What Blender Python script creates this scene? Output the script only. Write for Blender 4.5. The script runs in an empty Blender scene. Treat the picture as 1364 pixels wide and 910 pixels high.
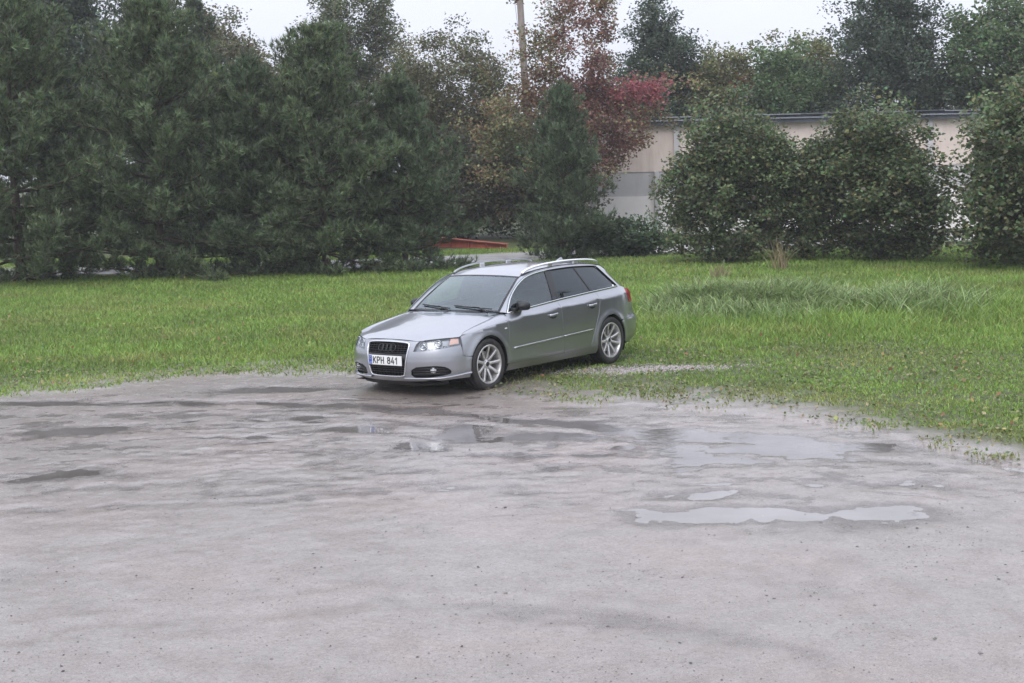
import bpy, bmesh, math, random
import numpy as np
from mathutils import Vector, Matrix
from mathutils.geometry import delaunay_2d_cdt

SC = bpy.context.scene
COL = SC.collection
PI = math.pi

# ------------------------------------------------------------------ camera
CAM_H = 2.775
cam_d = bpy.data.cameras.new('camera')
cam = bpy.data.objects.new('camera', cam_d)
COL.objects.link(cam)
SC.camera = cam
cam_d.sensor_width = 36.0
cam_d.lens = 2030.0 / 1364.0 * 36.0
cam_d.clip_start = 0.1
cam_d.clip_end = 3000.0
cam.matrix_world = (Matrix.Translation((0, 0, CAM_H))
                    @ Matrix.Rotation(PI / 2 - 0.118, 4, 'X')
                    @ Matrix.Rotation(-0.0243, 4, 'Z'))

# ------------------------------------------------------------------ sky (overcast), sun, exposure
SUN_EL, SUN_AZ = math.radians(48), math.radians(200)
W = bpy.data.worlds.new('World')
SC.world = W
W.use_nodes = True
wn, wl = W.node_tree.nodes, W.node_tree.links
wn.clear()
w_out = wn.new('ShaderNodeOutputWorld')
w_bg = wn.new('ShaderNodeBackground')
w_sky = wn.new('ShaderNodeTexSky')
w_sky.sky_type = 'NISHITA'
w_sky.sun_disc = False
w_sky.sun_elevation = SUN_EL
w_sky.sun_rotation = SUN_AZ
w_sky.dust_density = 6.0
w_sky.air_density = 1.0
w_hsv = wn.new('ShaderNodeHueSaturation')          # clouds take the blue out of the clear sky
w_hsv.inputs['Saturation'].default_value = 0.25
w_mix = wn.new('ShaderNodeMixRGB')
w_mix.inputs[0].default_value = 0.86
w_tc = wn.new('ShaderNodeTexCoord')
w_sep = wn.new('ShaderNodeSeparateXYZ')
w_rng = wn.new('ShaderNodeMapRange')               # standard overcast sky: zenith brighter than horizon
w_rng.inputs['From Min'].default_value = 0.0
w_rng.inputs['From Max'].default_value = 1.0
w_rng.inputs['To Min'].default_value = 9.0
w_rng.inputs['To Max'].default_value = 18.0
w_noi = wn.new('ShaderNodeTexNoise')
w_noi.inputs['Scale'].default_value = 2.2
w_noi.inputs['Detail'].default_value = 5
w_nr = wn.new('ShaderNodeMapRange')
w_nr.inputs['From Min'].default_value = 0.3
w_nr.inputs['From Max'].default_value = 0.7
w_nr.inputs['To Min'].default_value = 0.92
w_nr.inputs['To Max'].default_value = 1.06
w_mul = wn.new('ShaderNodeMath'); w_mul.operation = 'MULTIPLY'
w_col = wn.new('ShaderNodeMixRGB'); w_col.blend_type = 'MULTIPLY'
w_col.inputs[0].default_value = 1.0
w_col.inputs[1].default_value = (0.91, 0.95, 1.09, 1)
wl.new(w_tc.outputs['Generated'], w_sep.inputs[0])
wl.new(w_sep.outputs['Z'], w_rng.inputs['Value'])
wl.new(w_tc.outputs['Generated'], w_noi.inputs['Vector'])
wl.new(w_noi.outputs[0], w_nr.inputs['Value'])
wl.new(w_rng.outputs[0], w_mul.inputs[0])
wl.new(w_nr.outputs[0], w_mul.inputs[1])
wl.new(w_mul.outputs[0], w_col.inputs[2])
wl.new(w_sky.outputs[0], w_hsv.inputs['Color'])
wl.new(w_hsv.outputs[0], w_mix.inputs[1])
wl.new(w_col.outputs[0], w_mix.inputs[2])
wl.new(w_mix.outputs[0], w_bg.inputs['Color'])
w_bg.inputs['Strength'].default_value = 0.1
wl.new(w_bg.outputs[0], w_out.inputs['Surface'])

sun_d = bpy.data.lights.new('sun', 'SUN')
sun_d.energy = 1.1
sun_d.angle = math.radians(35)
sun_d.color = (1.0, 0.97, 0.93)
sun = bpy.data.objects.new('sun', sun_d)
COL.objects.link(sun)
_sd = Vector((math.sin(SUN_AZ) * math.cos(SUN_EL), math.cos(SUN_AZ) * math.cos(SUN_EL), math.sin(SUN_EL)))
sun.rotation_euler = _sd.to_track_quat('Z', 'Y').to_euler()
sun.location = (0, 0, 30)

vs = SC.view_settings
vs.view_transform = 'Standard'
vs.look = 'None'
vs.exposure = 0.30
vs.gamma = 1.0
vs.use_curve_mapping = False

cy = SC.cycles
cy.max_bounces = 7; cy.diffuse_bounces = 3; cy.glossy_bounces = 3; cy.transmission_bounces = 3; cy.transparent_max_bounces = 8; cy.volume_bounces = 0
cy.caustics_reflective = False; cy.caustics_refractive = False

# ------------------------------------------------------------------ helpers
RNG = np.random.default_rng(7)
random.seed(7)


def link(o, parent=None):
    COL.objects.link(o)
    if parent is not None:
        o.parent = parent
    return o


def tag(o, label=None, cat=None, group=None, kind=None):
    if label: o['label'] = label
    if cat: o['category'] = cat
    if group: o['group'] = group
    if kind: o['kind'] = kind
    return o


def thing(name, label, cat, loc=(0, 0, 0), rz=0.0, group=None):
    o = bpy.data.objects.new(name, None)
    o.empty_display_size = 0.2
    COL.objects.link(o)
    o.location = loc
    o.rotation_euler = (0, 0, rz)
    return tag(o, label, cat, group)


def new_mesh(name, verts, faces, smooth=True):
    """verts (n,3); faces: (m,3) or (m,4) array, or a list of mixed tuples"""
    me = bpy.data.meshes.new(name)
    if isinstance(faces, np.ndarray):
        v = np.asarray(verts, np.float32)
        m, k = faces.shape
        me.vertices.add(len(v)); me.vertices.foreach_set('co', v.ravel())
        me.loops.add(m * k); me.loops.foreach_set('vertex_index', faces.astype(np.int32).ravel())
        me.polygons.add(m)
        me.polygons.foreach_set('loop_start', np.arange(0, m * k, k, dtype=np.int32))
        me.update(calc_edges=True)
    else:
        me.from_pydata([tuple(map(float, p)) for p in verts], [], [tuple(map(int, f)) for f in faces])
        me.update()
    me.polygons.foreach_set('use_smooth', np.full(len(me.polygons), bool(smooth)))
    return me


def obj(name, verts, faces, mat=None, parent=None, smooth=True):
    me = new_mesh(name, verts, faces, smooth)
    if mat is not None:
        me.materials.append(mat)
    return link(bpy.data.objects.new(name, me), parent)


class MB:
    """collects shapes, builds one mesh object"""
    def __init__(s): s.v = []; s.f = []
    def add(s, v, f):
        o = len(s.v)
        s.v += [tuple(map(float, p)) for p in v]
        s.f += [tuple(int(i) + o for i in q) for q in f]
        return s
    def box(s, c, d, rot=None):
        c = Vector(c); h = Vector(d) / 2
        P = []
        for sx in (-1, 1):
            for sy in (-1, 1):
                for sz in (-1, 1):
                    p = Vector((sx * h.x, sy * h.y, sz * h.z))
                    if rot is not None: p = rot @ p
                    P.append(c + p)
        return s.add(P, [(0, 1, 3, 2), (4, 6, 7, 5), (0, 4, 5, 1), (2, 3, 7, 6), (0, 2, 6, 4), (1, 5, 7, 3)])
    def tube(s, pts, r, n=8, closed=False, caps=True):
        v, f = tube_geo(pts, r, n, closed, caps)
        return s.add(v, f)
    def build(s, name, mat, parent=None, smooth=False, bevel=0.0):
        o = obj(name, s.v, s.f, mat, parent, smooth)
        if bevel > 0:
            m = o.modifiers.new('b', 'BEVEL'); m.width = bevel; m.segments = 2; m.limit_method = 'ANGLE'
        return o


def tube_geo(pts, r, n=8, closed=False, caps=True):
    P = np.asarray(pts, float); m = len(P)
    r = np.broadcast_to(np.asarray(r, float), (m,))
    if closed:
        T = np.roll(P, -1, 0) - np.roll(P, 1, 0)
    else:
        T = np.gradient(P, axis=0)
    T /= np.linalg.norm(T, axis=1)[:, None] + 1e-12
    up = np.array([0, 0, 1.0]) if abs(T[0, 2]) < 0.9 else np.array([1.0, 0, 0])
    N = np.cross(T[0], up); N /= np.linalg.norm(N)
    V = []
    for i in range(m):
        N = N - T[i] * (N @ T[i]); N /= np.linalg.norm(N) + 1e-12
        B = np.cross(T[i], N)
        for k in range(n):
            a = 2 * PI * k / n
            V.append(P[i] + r[i] * (math.cos(a) * N + math.sin(a) * B))
    F = []
    for i in range(m if closed else m - 1):
        j = (i + 1) % m
        for k in range(n):
            l = (k + 1) % n
            F.append((i * n + k, i * n + l, j * n + l, j * n + k))
    if caps and not closed:
        F.append(tuple(range(n - 1, -1, -1)))
        F.append(tuple((m - 1) * n + k for k in range(n)))
    return V, F


def lathe(profile, n=32, axis='y'):
    """profile [(radius, along)] spun about an axis"""
    V, F = [], []
    m = len(profile)
    for k in range(n):
        a = 2 * PI * k / n
        for r, h in profile:
            V.append((r * math.cos(a), h, r * math.sin(a)) if axis == 'y' else (r * math.cos(a), r * math.sin(a), h))
    for k in range(n):
        l = (k + 1) % n
        for i in range(m - 1):
            F.append((k * m + i, k * m + i + 1, l * m + i + 1, l * m + i))
    return V, F


def copy_tree(o, parent=None):
    c = o.copy()
    COL.objects.link(c)
    c.parent = parent
    for ch in list(o.children):
        copy_tree(ch, c)
    return c


def smoothstep(a, b, x):
    t = np.clip((np.asarray(x, float) - a) / (b - a), 0, 1)
    return t * t * (3 - 2 * t)


def vnoise(x, y, seed=0):
    """smooth value noise in -1..1, vectorised"""
    x = np.asarray(x, float); y = np.asarray(y, float)
    xi = np.floor(x).astype(np.int64); yi = np.floor(y).astype(np.int64)
    fx = x - xi; fy = y - yi
    fx = fx * fx * (3 - 2 * fx); fy = fy * fy * (3 - 2 * fy)
    def h(a, b):
        n = (a * 374761393 + b * 668265263 + seed * 1442695041) & 0x7fffffff
        n = ((n ^ (n >> 13)) * 1274126177) & 0x7fffffff
        n = (n ^ (n >> 16)) & 0xffff
        return n / 32767.5 - 1
    a = h(xi, yi); b = h(xi + 1, yi); c = h(xi, yi + 1); d = h(xi + 1, yi + 1)
    return (a * (1 - fx) + b * fx) * (1 - fy) + (c * (1 - fx) + d * fx) * fy


def fbm(x, y, oct=4, seed=0, gain=0.5):
    s = 0; a = 1.0; t = 0
    for i in range(oct):
        s = s + a * vnoise(x * 2 ** i, y * 2 ** i, seed + i * 17)
        t += a; a *= gain
    return s / t


# ------------------------------------------------------------------ material helpers
class NM:
    def __init__(s, name):
        s.m = bpy.data.materials.new(name); s.m.use_nodes = True
        s.t = s.m.node_tree; s.n = s.t.nodes; s.l = s.t.links
        s.b = s.n['Principled BSDF']; s.out = s.n['Material Output']
    def node(s, t, **kw):
        o = s.n.new(t)
        for k, v in kw.items(): setattr(o, k, v)
        return o
    def set(s, **kw):
        for k, v in kw.items():
            s.b.inputs[k.replace('_', ' ')].default_value = v
        return s
    def coord(s, kind='Object', scale=1.0):
        tc = s.node('ShaderNodeTexCoord'); mp = s.node('ShaderNodeMapping')
        mp.inputs['Scale'].default_value = (scale,) * 3 if not isinstance(scale, tuple) else scale
        s.l.new(tc.outputs[kind], mp.inputs['Vector'])
        return mp.outputs[0]
    def noise(s, vec, scale, detail=4, rough=0.55):
        n = s.node('ShaderNodeTexNoise')
        n.inputs['Scale'].default_value = scale; n.inputs['Detail'].default_value = detail
        n.inputs['Roughness'].default_value = rough
        s.l.new(vec, n.inputs['Vector'])
        return n.outputs[0]
    def ramp(s, fac, stops):
        r = s.node('ShaderNodeValToRGB')
        el = r.color_ramp.elements
        while len(el) < len(stops): el.new(0.5)
        for e, (p, c) in zip(el, stops):
            e.position = p; e.color = tuple(c) + (1,) if len(c) == 3 else c
        s.l.new(fac, r.inputs[0])
        return r.outputs[0]
    def rng(s, val, a, b, c, d):
        r = s.node('ShaderNodeMapRange')
        for k, v in zip(('From Min', 'From Max', 'To Min', 'To Max'), (a, b, c, d)): r.inputs[k].default_value = v
        s.l.new(val, r.inputs['Value'])
        return r.outputs[0]
    def mix(s, fac, a, b, mode='MIX'):
        m = s.node('ShaderNodeMixRGB', blend_type=mode)
        for i, x in ((0, fac), (1, a), (2, b)):
            if isinstance(x, (int, float)): m.inputs[i].default_value = x
            elif isinstance(x, tuple): m.inputs[i].default_value = x + (1,) if len(x) == 3 else x
            else: s.l.new(x, m.inputs[i])
        return m.outputs[0]
    def bump(s, h, strength=0.3, dist=0.01):
        b = s.node('ShaderNodeBump')
        b.inputs['Strength'].default_value = strength; b.inputs['Distance'].default_value = dist
        s.l.new(h, b.inputs['Height']); s.l.new(b.outputs[0], s.b.inputs['Normal'])
        return b
    def to(s, sock, name):
        s.l.new(sock, s.b.inputs[name]); return s


def plain(name, col, rough=0.5, metal=0.0, **kw):
    n = NM(name)
    n.set(Base_Color=tuple(col) + (1,), Roughness=rough, Metallic=metal, **kw)
    return n.m
# ================================================================== ground
EDGE = np.array([(-60, 4.0), (-16, 13.6), (-10, 16.4), (-6.3, 18.5), (-4.6, 19.9), (-3.46, 20.25), (-2.1, 19.9), (-1.7, 19.2), (-1.3, 18.4), (-.4, 17.95), (.15, 17.5), (.45, 17.05), (.97, 16.8), (1.9, 16.5), (2.74, 16.15), (3.75, 14.6), (4.43, 13.0), (6, 9.5), (9, 4.5), (60, -40)], float)
def edge_y(x): return np.interp(x, EDGE[:, 0], EDGE[:, 1])


def grass_amount(x, y):
    """0 on the muddy lot, 1 on the lawn; ragged border"""
    d = (y - edge_y(x)) + .42 * fbm(x * 1.3, y * 1.3, 4, 31) + .18 * fbm(x * 5, y * 5, 3, 32)
    return smoothstep(-.10, .35, d)


# (x, y, half length across, half length along, depth, turn)
DIPS = [(-3.1, 18.9, .85, .33, .030, .0), (-2.45, 18.85, .40, .20, .020, .0), (-1.75, 15.85, .42, .26, .026, -.1), (-1.35, 15.6, .35, .12, .018, -.2), (-.55, 15.5, .30, .42, .026, .2), (-1.02, 14.85, .22, .20, .026, .2), (-.72, 14.75, .2, .14, .022, 0),
        (.30, 15.15, .62, .20, .026, .05), (.05, 14.3, .42, .20, .024, -.1), (.75, 14.2, .35, .1, .018, .1), (1.35, 14.3, .55, .34, .019, .0), (1.95, 13.9, .55, .40, .020, .1), (1.9, 14.9, .8, .2, .018, -.1), (2.6, 14.2, .6, .4, .020, 0), (1.36, 11.62, .55, .30, .019, .0), (2.05, 11.6, .40, .25, .018, 0), (2.8, 11.5, .5, .35, .018, 0), (1.6, 12.35, .6, .2, .016, 0),
        (.9, 11.75, .2, .08, .018, .1), (-4.6, 16.2, .7, .3, .022, .2), (-4.2, 13.8, .6, .3, .02, .1), (3.4, 12.6, .5, .3, .02, 0), (.25, 12.6, .3, .12, .012, 0), (-2.7, 17.3, .5, .1, .012, 0), (-2.9, 14.6, .4, .12, .014, .1)]
_dr = np.random.default_rng(77)      # many small shallow pools in the churned strip before the car
DIPS += [(float(_dr.uniform(-4.2, 3.4)), 0.0, float(_dr.uniform(.10, .32)), float(_dr.uniform(.05, .13)), float(_dr.uniform(.014, .024)), float(_dr.uniform(-.5, .3))) for _ in range(46)]
DIPS = [(a, b if b else float(16.2 - .30 * a + _dr.normal(-.6, 1.25)), c, d, e, f) for a, b, c, d, e, f in DIPS]
# wheel tracks: polylines with half width and depth
RUTS = [([(-8, 18.4), (-4.5, 18.1), (-3.0, 17.85), (-2.0, 17.45), (-1.05, 16.95), (.04, 16.2), (1.26, 15.35), (2.47, 14.75), (4, 13.7), (6, 11)], .20, .026), ([(-4.5, 17.2), (-2.8, 16.9), (-1.2, 16.2), (0, 15.55), (1.2, 14.85), (2.6, 14.1), (4.2, 12.9)], .16, .012),
        ([(-4.5, 12.3), (-1.94, 12.55), (-.95, 13.05), (.4, 13.6), (2.0, 13.9)], .14, .008), ([(-4, 13.2), (-1.6, 13.4), (-.6, 13.9), (1, 14.4)], .12, .006), ([(-3, 8.9), (-.8, 9.4), (.5, 9.0), (1.6, 8.2)], .16, .008)]


def seg_dist(x, y, pts):
    d = np.full(np.shape(x), 1e9)
    for (ax, ay), (bx, by) in zip(pts[:-1], pts[1:]):
        vx, vy = bx - ax, by - ay
        t = np.clip(((x - ax) * vx + (y - ay) * vy) / (vx * vx + vy * vy), 0, 1)
        d = np.minimum(d, np.hypot(x - ax - t * vx, y - ay - t * vy))
    return d


WATER_Z = -0.0068


def ground_z(x, y):
    x = np.asarray(x, float); y = np.asarray(y, float)
    near = 1 - smoothstep(24, 34, y)
    g = grass_amount(x, y)
    h = .006 * fbm(x * .55, y * .7, 3, 3) + .0032 * fbm(x * 2.6, y * 2.6, 3, 5) + .0022 * fbm(x * 9, y * 9, 3, 6)
    wx = x + .22 * fbm(x * 2.2, y * 2.2, 3, 11); wy = y + .22 * fbm(x * 2.2, y * 2.2, 3, 12)
    dep = 0
    for cx, cy, rx, ry, dp, a in DIPS:
        c, s = math.cos(a), math.sin(a)
        u = ((wx - cx) * c + (wy - cy) * s) / rx; v = (-(wx - cx) * s + (wy - cy) * c) / ry
        dep = np.maximum(dep, .75 * dp * np.exp(-(u * u + v * v) ** 1.3))
    rut = 0
    for pts, hw, dp in RUTS:
        d = seg_dist(wx, wy, pts)
        k = .55 + .45 * fbm(x * .8, y * .8, 2, 21)
        rut = np.maximum(rut, dp * k * np.exp(-(d / hw) ** 2)) - 0
        h = h + .003 * k * np.exp(-((d - hw * 1.7) / (hw * .6)) ** 2) * (1 - g)
    rough = np.exp(-((y - 14.3) / 3.0) ** 2) * (.6 + .4 * fbm(x * .6, y * .6, 2, 13)) * (1 - g)
    h = h + rough * (.016 * fbm(x * 3.1, y * 4.2, 5, 14, .66) + .003 * fbm(x * 11, y * 11, 2, 15))
    h = h - (dep + rut * .9) * (1 - .8 * g) + .004
    h = h + g * (.020 + .02 * fbm(x * .7, y * .7, 3, 8) + .012 * fbm(x * 3, y * 3, 2, 9)) * near
    # low bank of rank grass on the right
    h = h + .20 * np.exp(-(((x - 4.1) / 1.5) ** 2 + ((y - 26.9) / .9) ** 2)) + .16 * np.exp(-(((x - 6.9) / 1.7) ** 2 + ((y - 26.2) / 1.0) ** 2))
    far = smoothstep(70, 300, y)
    return h * (1 - far)


def _band_wet(x, y):
    """soaked streaks and hoof-sized dark spots where the wheels churn the mud"""
    b = np.exp(-((y - 15.3 + .25 * x) / 2.2) ** 2) * .9 + .22
    n = fbm(x * 2.4 + .8 * y, y * 4.5, 5, 91, .65)
    return .95 * smoothstep(.11, .26, n * b + .10 * fbm(x * 14, y * 16, 2, 92))


def make_ground():
    def lines(a, b, d, lo, hi, grow):
        c = list(np.arange(a, b + 1e-6, d)); s = d; v = b
        while v < hi: s *= grow; v += s; c.append(v)
        s = d; v = a
        while v > lo: s *= grow; v -= s; c.insert(0, v)
        return np.array(c)
    xs = lines(-5.2, 5.2, .024, -420, 420, 1.07)
    y1 = np.arange(7.0, 21.0, .034)
    ys = lines(7.0, 21.0, .034, -60, 480, 1.045)
    Xg, Yg = np.meshgrid(xs, ys)
    Z = ground_z(Xg.ravel(), Yg.ravel())
    V = np.stack([Xg.ravel(), Yg.ravel(), Z], 1)
    ny, nx = Xg.shape
    i = np.arange(ny * nx).reshape(ny, nx)
    F = np.stack([i[:-1, :-1], i[:-1, 1:], i[1:, 1:], i[1:, :-1]], -1).reshape(-1, 4)
    o = obj('ground', V, F, None, None, True)
    at = o.data.attributes.new('grass', 'FLOAT', 'POINT')
    dd = (V[:, 1] - edge_y(V[:, 0])) + .5 * fbm(V[:, 0] * 1.3, V[:, 1] * 1.3, 4, 31) + .5 * fbm(V[:, 0] * 6, V[:, 1] * 6, 3, 32)
    at.data.foreach_set('value', smoothstep(-.1, 2.6, dd).astype(np.float32))
    aw = o.data.attributes.new('wet', 'FLOAT', 'POINT')
    aw.data.foreach_set('value', np.clip(1 - smoothstep(.0005, .0095, V[:, 2] - WATER_Z) + _band_wet(V[:, 0], V[:, 1]), 0, 1).astype(np.float32))
    return tag(o, kind='structure')


def mat_ground():
    n = NM('wet_gravel_lot')
    v = n.coord('Object')
    big = n.noise(v, .55, 5, .6)
    mid = n.noise(v, 2.6, 6, .65)
    fine = n.noise(v, 26, 6, .75)
    grit = n.noise(v, 95, 3, .8)
    stre = n.noise(v, 2.2, 9, .68)
    c = n.ramp(mid, [(.25, (.225, .190, .168)), (.46, (.282, .244, .220)), (.75, (.338, .300, .275))])
    c = n.mix(n.rng(big, .48, .66, 0, .5), c, (.36, .275, .24))            # reddish clay
    c = n.mix(n.rng(stre, .60, .72, 0, .6), c, (.17, .168, .155))              # darker silt
    c = n.mix(n.rng(fine, .42, .72, 0, .8), c, n.mix(1.0, c, (.58, .56, .54), 'MULTIPLY'))
    c = n.mix(n.rng(grit, .46, .66, 0, 1), c, n.mix(1.0, c, (.50, .49, .48), 'MULTIPLY'))
    vo = n.node('ShaderNodeTexVoronoi'); vo.inputs['Scale'].default_value = 46
    n.l.new(v, vo.inputs['Vector'])
    sp = n.rng(vo.outputs['Distance'], .10, .17, 1, 0)
    pick = n.rng(vo.outputs['Color'], .72, .74, 0, 1)
    m = n.node('ShaderNodeMath', operation='MULTIPLY'); n.l.new(sp, m.inputs[0]); n.l.new(pick, m.inputs[1])
    c = n.mix(m.outputs[0], c, (.10, .09, .085))
    v2 = n.node('ShaderNodeTexVoronoi'); v2.inputs['Scale'].default_value = 62
    n.l.new(v, v2.inputs['Vector'])
    m2 = n.node('ShaderNodeMath', operation='MULTIPLY')
    n.l.new(n.rng(v2.outputs['Distance'], .16, .26, 1, 0), m2.inputs[0]); n.l.new(n.rng(v2.outputs['Color'], .62, .64, 0, 1), m2.inputs[1])
    c = n.mix(m2.outputs[0], c, (.44, .405, .385))
    # wet margins of the puddles: soaked, darker, glossier
    wt = n.node('ShaderNodeAttribute'); wt.attribute_name = 'wet'
    c = n.mix(n.rng(wt.outputs['Fac'], 0, 1, 0, .9), c, n.mix(1.0, c, (.52, .49, .47), 'MULTIPLY'))
    # soil under the grass
    at = n.node('ShaderNodeAttribute'); at.attribute_name = 'grass'
    soil = n.ramp(n.noise(v, 5, 6, .7), [(.3, (.045, .058, .018)), (.5, (.07, .09, .028)), (.7, (.12, .115, .06))])
    c = n.mix(at.outputs['Fac'], c, soil)
    n.to(c, 'Base Color')
    wet = n.rng(fine, .3, .7, .24, .48)
    wet = n.mix(wt.outputs['Fac'], wet, (.13, .13, .13))
    n.to(n.mix(at.outputs['Fac'], wet, (.85, .85, .85)), 'Roughness')
    n.to(n.rng(n.noise(v, 5, 6, .7), .35, .65, .16, .30), 'Coat Roughness')
    n.to(n.mix(at.outputs['Fac'], n.rng(n.noise(v, 3.5, 8, .72), .40, .60, .70, .40), (0, 0, 0)), 'Coat Weight')
    hgt = n.mix(m2.outputs[0], n.mix(.12, n.mix(.4, fine, grit), n.rng(stre, .3, .7, 0, 1)), (.9, .9, .9))
    b1 = n.bump(hgt, .55, .012)
    clod = n.node('ShaderNodeBump'); clod.inputs['Strength'].default_value = .55; clod.inputs['Distance'].default_value = .03
    n.l.new(n.noise(v, 11, 9, .74), clod.inputs['Height']); n.l.new(clod.outputs[0], b1.inputs['Normal'])
    return n.m


GROUND = make_ground()
GROUND.data.materials.append(mat_ground())


def mat_water(name, ca, cb):
    n = NM(name)
    v = n.coord('Object')
    n.to(n.mix(n.rng(n.noise(v, 1.2, 3), .35, .65, 0, 1), ca, cb), 'Base Color')
    n.set(Roughness=.03, IOR=1.36)
    vo = n.node('ShaderNodeTexVoronoi'); vo.inputs['Scale'].default_value = 2.4
    n.l.new(v, vo.inputs['Vector'])
    wv = n.node('ShaderNodeMath', operation='SINE')
    mu = n.node('ShaderNodeMath', operation='MULTIPLY'); mu.inputs[1].default_value = 70
    n.l.new(vo.outputs['Distance'], mu.inputs[0]); n.l.new(mu.outputs[0], wv.inputs[0])
    fall = n.rng(vo.outputs['Distance'], .0, .22, 1, 0)
    m = n.node('ShaderNodeMath', operation='MULTIPLY'); n.l.new(wv.outputs[0], m.inputs[0]); n.l.new(fall, m.inputs[1])
    ad = n.node('ShaderNodeMath', operation='ADD'); n.l.new(m.outputs[0], ad.inputs[0])
    n.l.new(n.rng(n.noise(v, 9, 3), 0, 1, -1.2, 1.2), ad.inputs[1])
    n.bump(ad.outputs[0], .12, .004)
    return n.m


# the near hollows hold milky silt water, the ones by the lawn clearer water
for _y0, _y1, _m in ((6.9, 13.15, mat_water('milky_puddle_water', (.19, .176, .168), (.25, .235, .228))), (13.15, 20.2, mat_water('clear_puddle_water', (.115, .103, .097), (.19, .175, .168)))):
    obj('puddle_water', [(-9, _y0, WATER_Z), (7, _y0, WATER_Z), (7, _y1, WATER_Z), (-9, _y1, WATER_Z)], [(0, 1, 2, 3)], _m)['kind'] = 'structure'

# back road behind the pines: a pale gravel strip, a little raised
def make_road():
    c = np.array([(-40, 44.5), (-20, 43.5), (-6, 42.6), (-1, 43.6), (4.8, 47.0), (12, 49.0), (40, 50.5)])
    c = rs3(np.column_stack([c, 0 * c[:, 0]]), 140)[:, :2] if 'rs3' in globals() else c
    t = np.gradient(c, axis=0); t /= np.linalg.norm(t, axis=1)[:, None]; nn = np.stack([-t[:, 1], t[:, 0]], 1)
    V = []; F = []
    offs = [-1.9, -1.6, -.7, 0, .7, 1.6, 1.9]; zz = [-.06, .035, .05, .065, .05, .035, -.06]
    for i, (p, q) in enumerate(zip(c, nn)):
        for o_, z in zip(offs, zz):
            w = p + q * (o_ * (1 + .06 * math.sin(i * 1.7 + o_)))
            V.append((w[0], w[1], z))
    k = len(offs)
    for i in range(len(c) - 1):
        for j in range(k - 1): F.append((i * k + j, i * k + j + 1, (i + 1) * k + j + 1, (i + 1) * k + j))
    n = NM('pale_gravel_road')
    v = n.coord('Object')
    n.to(n.ramp(n.noise(v, 1.5, 6, .65), [(.3, (.20, .19, .18)), (.5, (.33, .32, .31)), (.7, (.40, .39, .385))]), 'Base Color')
    n.set(Roughness=.45); n.bump(n.noise(v, 30, 4), .4, .02)
    return tag(obj('back_road', V, F, n.m), kind='structure')
# ================================================================== the car
def mat_paint():
    n = NM('car_paint_grey_metallic')
    v = n.coord('Object')
    fl = n.noise(v, 900, 1)
    big = n.noise(v, 2.3, 3)
    c = n.mix(n.rng(fl, 0.35, 0.65, 0, 1), (0.295, 0.305, 0.335), (0.40, 0.412, 0.445))
    c = n.mix(n.rng(big, 0.3, 0.7, 0.0, 0.25), c, (0.33, 0.325, 0.325))
    n.to(c, 'Base Color')
    n.set(Metallic=0.9, Coat_Weight=1.0, Coat_Roughness=0.025)
    n.to(n.rng(n.noise(v, 6, 4), 0.3, 0.7, 0.30, 0.36), 'Roughness')
    return n.m


def mat_glass(name, tint, spec=1.0, base=.13):
    n = NM(name)
    n.n.remove(n.b)
    tr = n.node('ShaderNodeBsdfTransparent'); tr.inputs[0].default_value = tint + (1,)
    gl = n.node('ShaderNodeBsdfGlossy'); gl.inputs['Roughness'].default_value = 0.03
    gl.inputs['Color'].default_value = (0.86 * spec, 0.95 * spec, 1.0 * spec, 1)
    ge = n.node('ShaderNodeNewGeometry')
    dt = n.node('ShaderNodeVectorMath', operation='DOT_PRODUCT')
    n.l.new(ge.outputs['Normal'], dt.inputs[0]); n.l.new(ge.outputs['Incoming'], dt.inputs[1])
    ab = n.node('ShaderNodeMath', operation='ABSOLUTE'); n.l.new(dt.outputs['Value'], ab.inputs[0])
    om = n.node('ShaderNodeMath', operation='SUBTRACT'); om.inputs[0].default_value = 1.0; n.l.new(ab.outputs[0], om.inputs[1])
    fr = n.node('ShaderNodeMath', operation='POWER'); n.l.new(om.outputs[0], fr.inputs[0]); fr.inputs[1].default_value = 4.0
    mx = n.node('ShaderNodeMixShader')
    v = n.coord('Object')
    bp = n.node('ShaderNodeBump'); bp.inputs['Strength'].default_value = 0.08; bp.inputs['Distance'].default_value = 0.003
    n.l.new(n.noise(v, 40, 2), bp.inputs['Height'])
    n.l.new(bp.outputs[0], gl.inputs['Normal'])
    n.l.new(n.rng(fr.outputs[0], 0, 1, base, 1.0), mx.inputs[0])
    n.l.new(tr.outputs[0], mx.inputs[1]); n.l.new(gl.outputs[0], mx.inputs[2])
    n.l.new(mx.outputs[0], n.out.inputs['Surface'])
    return n.m


def mat_tyre():
    n = NM('tyre_rubber')
    v = n.coord('Object')
    n.to(n.mix(n.rng(n.noise(v, 9, 5), 0.35, 0.7, 0, 1), (0.014, 0.014, 0.016), (0.035, 0.032, 0.03)), 'Base Color')
    n.set(Roughness=0.6)
    return n.m


def mat_alloy():
    n = NM('alloy_wheel_silver')
    v = n.coord('Object')
    n.to(n.mix(n.rng(n.noise(v, 14, 4), 0.3, 0.75, 0, 1), (0.72, 0.72, 0.73), (0.5, 0.48, 0.46)), 'Base Color')
    n.set(Roughness=0.3, Metallic=0.75)
    return n.m


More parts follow.
